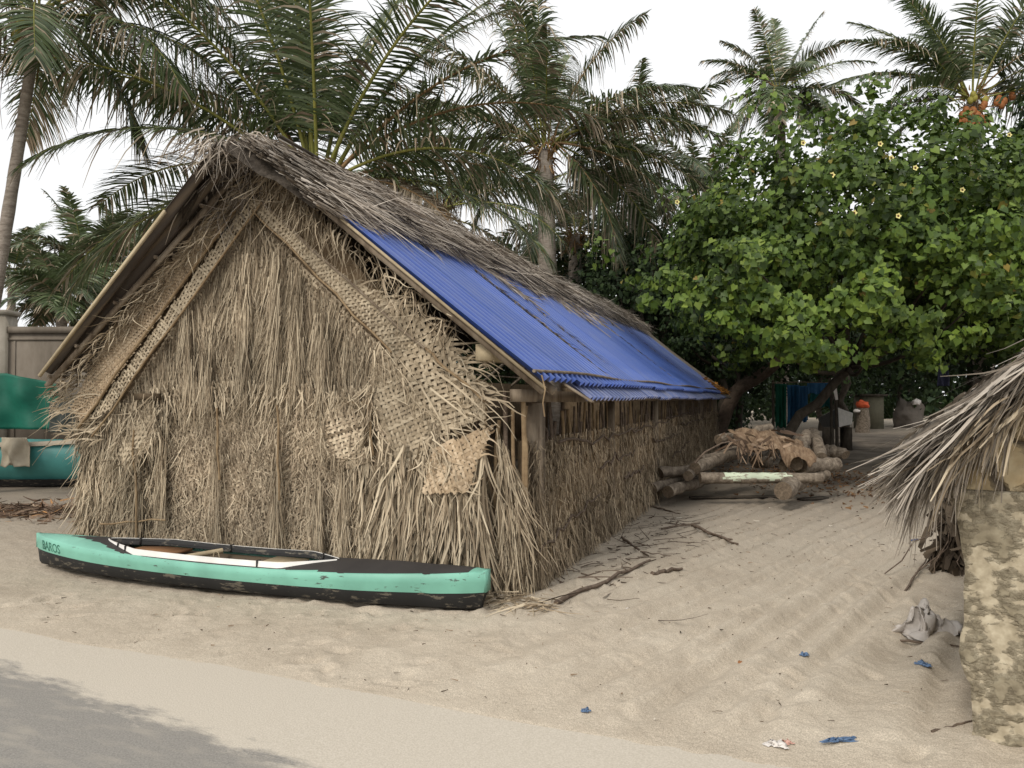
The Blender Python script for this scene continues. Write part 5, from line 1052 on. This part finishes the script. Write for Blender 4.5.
# ------------------------------------------------------------ things in the alley
cg = 'cloths hanging by the alley'
DG = simple('dark green cloth', (.008, .075, .045)); BL = simple('dull blue cloth', (.02, .085, .17)); BL2 = simple('faded blue cloth', (.035, .11, .22)); TG = simple('teal mesh', (.012, .09, .085))
D_ = 19.5
def hc(px0, px1, yt, yb, mat, lab, seed, d=D_): cloth('hanging_cloth', P(px0, yb, d)[:2], P(px1, yb, d-.1)[:2], P(0, yb, d)[2], P(0, yt, d)[2], 0, mat, 3, .05, lab, 'cloth', ragged=.25, vfold=True, group=cg, seed=seed)
hc(776, 787, 384, 428, DG, 'dark green cloth hanging leftmost beside the log pile', 1)
hc(788, 800, 385, 427, BL, 'narrow dull blue cloth hanging next to the green one', 2, 19.8)
hc(799, 808, 386, 422, BL2, 'brighter blue cloth strip hanging in the middle of the row', 3)
hc(807, 828, 383, 394, BL2, 'blue cloth folded over the line on the right', 4)
hc(810, 830, 392, 408, TG, 'teal mesh hanging under the folded blue cloth', 5, 19.8)
ln = thing('clothes_line', 'line on two poles carrying the cloths', 'line', tuple(np.append(P(775, 384, 19.55)[:2], 0))); q0 = np.append(P(775, 384, 19.55)[:2], 0)
mk('cord', tube([P(px, 383-1*(px == 800), 19.5)-q0 for px in (772, 800, 832)], .012, 5), [STICK], ln)
for px in (773, 831): e = P(px, 380, 19.55)-q0; mk('pole', tube([(e[0], e[1], 0), (e[0], e[1], e[2])], .035, 6), [DARKW], ln)
# white boat bow
bp_ = G(852, 428)*1; db = 22.0; bb = P(852, 425, db); bz = bb[2]
wb = thing('white_boat', 'white bowed dark sided boat raised on blocks beside the path', 'boat', (bb[0], db, bz), 0)
k = db/F
def bpt(px, py, dd=0): return P(px, py, db+dd)-np.array([bb[0], db, bz])
V = np.array([bpt(838, 408), bpt(853, 413, .5), bpt(852, 424, .5), bpt(839, 427), bpt(818, 418, 3.5), bpt(824, 430, 2.5), bpt(838, 407, 4), bpt(850, 413, 4), bpt(850, 425, 4)])
mk('bow_face', [(V, np.array([[0, 3, 2, 1]])), (V, np.array([[1, 2, 8, 7]]))], [simple('white hull', (.6, .58, .54))], wb); mk('dark_side', [(V, np.array([[4, 5, 3, 0]]))], [simple('dark hull side', (.035, .035, .035))], wb); mk('boat_deck', [(V, np.array([[0, 1, 7, 6], [0, 6, 4, 4]])[:1]), (V, np.array([[0, 6, 4]]))], [simple('dark boat deck', (.05, .045, .04))], wb)
for px in (828, 846): e = bpt(px, 428, .6); mk('block', [box(e[0]-.12, e[0]+.12, e[1]-.15, e[1]+.15, -bz, e[2]+.02)], [DARKW], wb)
p = P(836, 405, 21); rp_ = thing('white_banner', 'narrow white cloth strip tied on a dark post above the boat', 'banner', (p[0], 21, 0))
e0 = P(833, 378, 21)-np.array([p[0], 21, 0]); e1 = P(837, 400, 21)-np.array([p[0], 21, 0])
mk('post', tube([(.05, .05, 0), (0, .05, e0[2]+.5)], .045, 6), [DARKW], rp_); mk('strip', [rib([e0], [e1-e0], [np.linalg.norm(e1-e0)], [.11], (1, 0, 0), 0, .02, 6, .3, 0, .05)], [WSC], rp_)
g = G(863, 424); g = g/g[1]*34; st = thing('tree_stump', 'brown stump on the left side of the far path', 'stump', (g[0], 34, 0)); mk('bark', tube(wob((0, 0, -.05), (0, 0, 1.15), 6, .02), np.linspace(.34, .26, 6), 10), [LOGM], st)
crumple('red_bundle', (g[0], 34, 1.15), .3, .25, .22, simple('orange red cloth', (.55, .1, .04)), 'orange red bundle lying on top of the stump', 'bundle', 5, (12, 16)); 
crumple('white_bundle', (g[0]-.38, 33.8, .95), .16, .15, .10, WSC, 'white bundle at the left side of the orange red bundle', 'bundle', 8, (10, 14))
g2 = P(873, 400, 38); wb2 = thing('low_shed', 'low dull shed block right of the stump', 'shed', (g2[0], 38, 0)); mk('wall', [box(-.55, .55, 0, 1, 0, 1.7)], [simple('dull khaki wall', (.12, .11, .075))], wb2); mk('roof', [box(-.7, .7, -.15, 1.15, 1.7, 1.8)], [DARKW], wb2)
g3 = P(912, 400, 40); crumple('rubble_heap', (g3[0]-.2, 40, .0), .9, .6, 1.0, simple('grey brown rubble', (.14, .12, .1)), 'grey brown heap at the far end of the path', 'heap', 2, (16, 22)); crumple('white_bundle', (g3[0]-.1, 39.4, 1.25), .22, .2, .2, WSC, 'small white bundle on top of the far grey heap', 'bundle', 9, (10, 14))
# thing on the far right behind the eave
g4 = P(942, 362, 17); cloth('hanging_cloth', P(938, 372, 17)[:2], P(950, 372, 17)[:2], P(0, 386, 17)[2], P(0, 364, 17)[2], 0, simple('violet blue cloth', (.05, .055, .10)), 2, .05, 'violet blue cloth hanging behind the grey thatch eave', 'cloth', group=cg, seed=7)
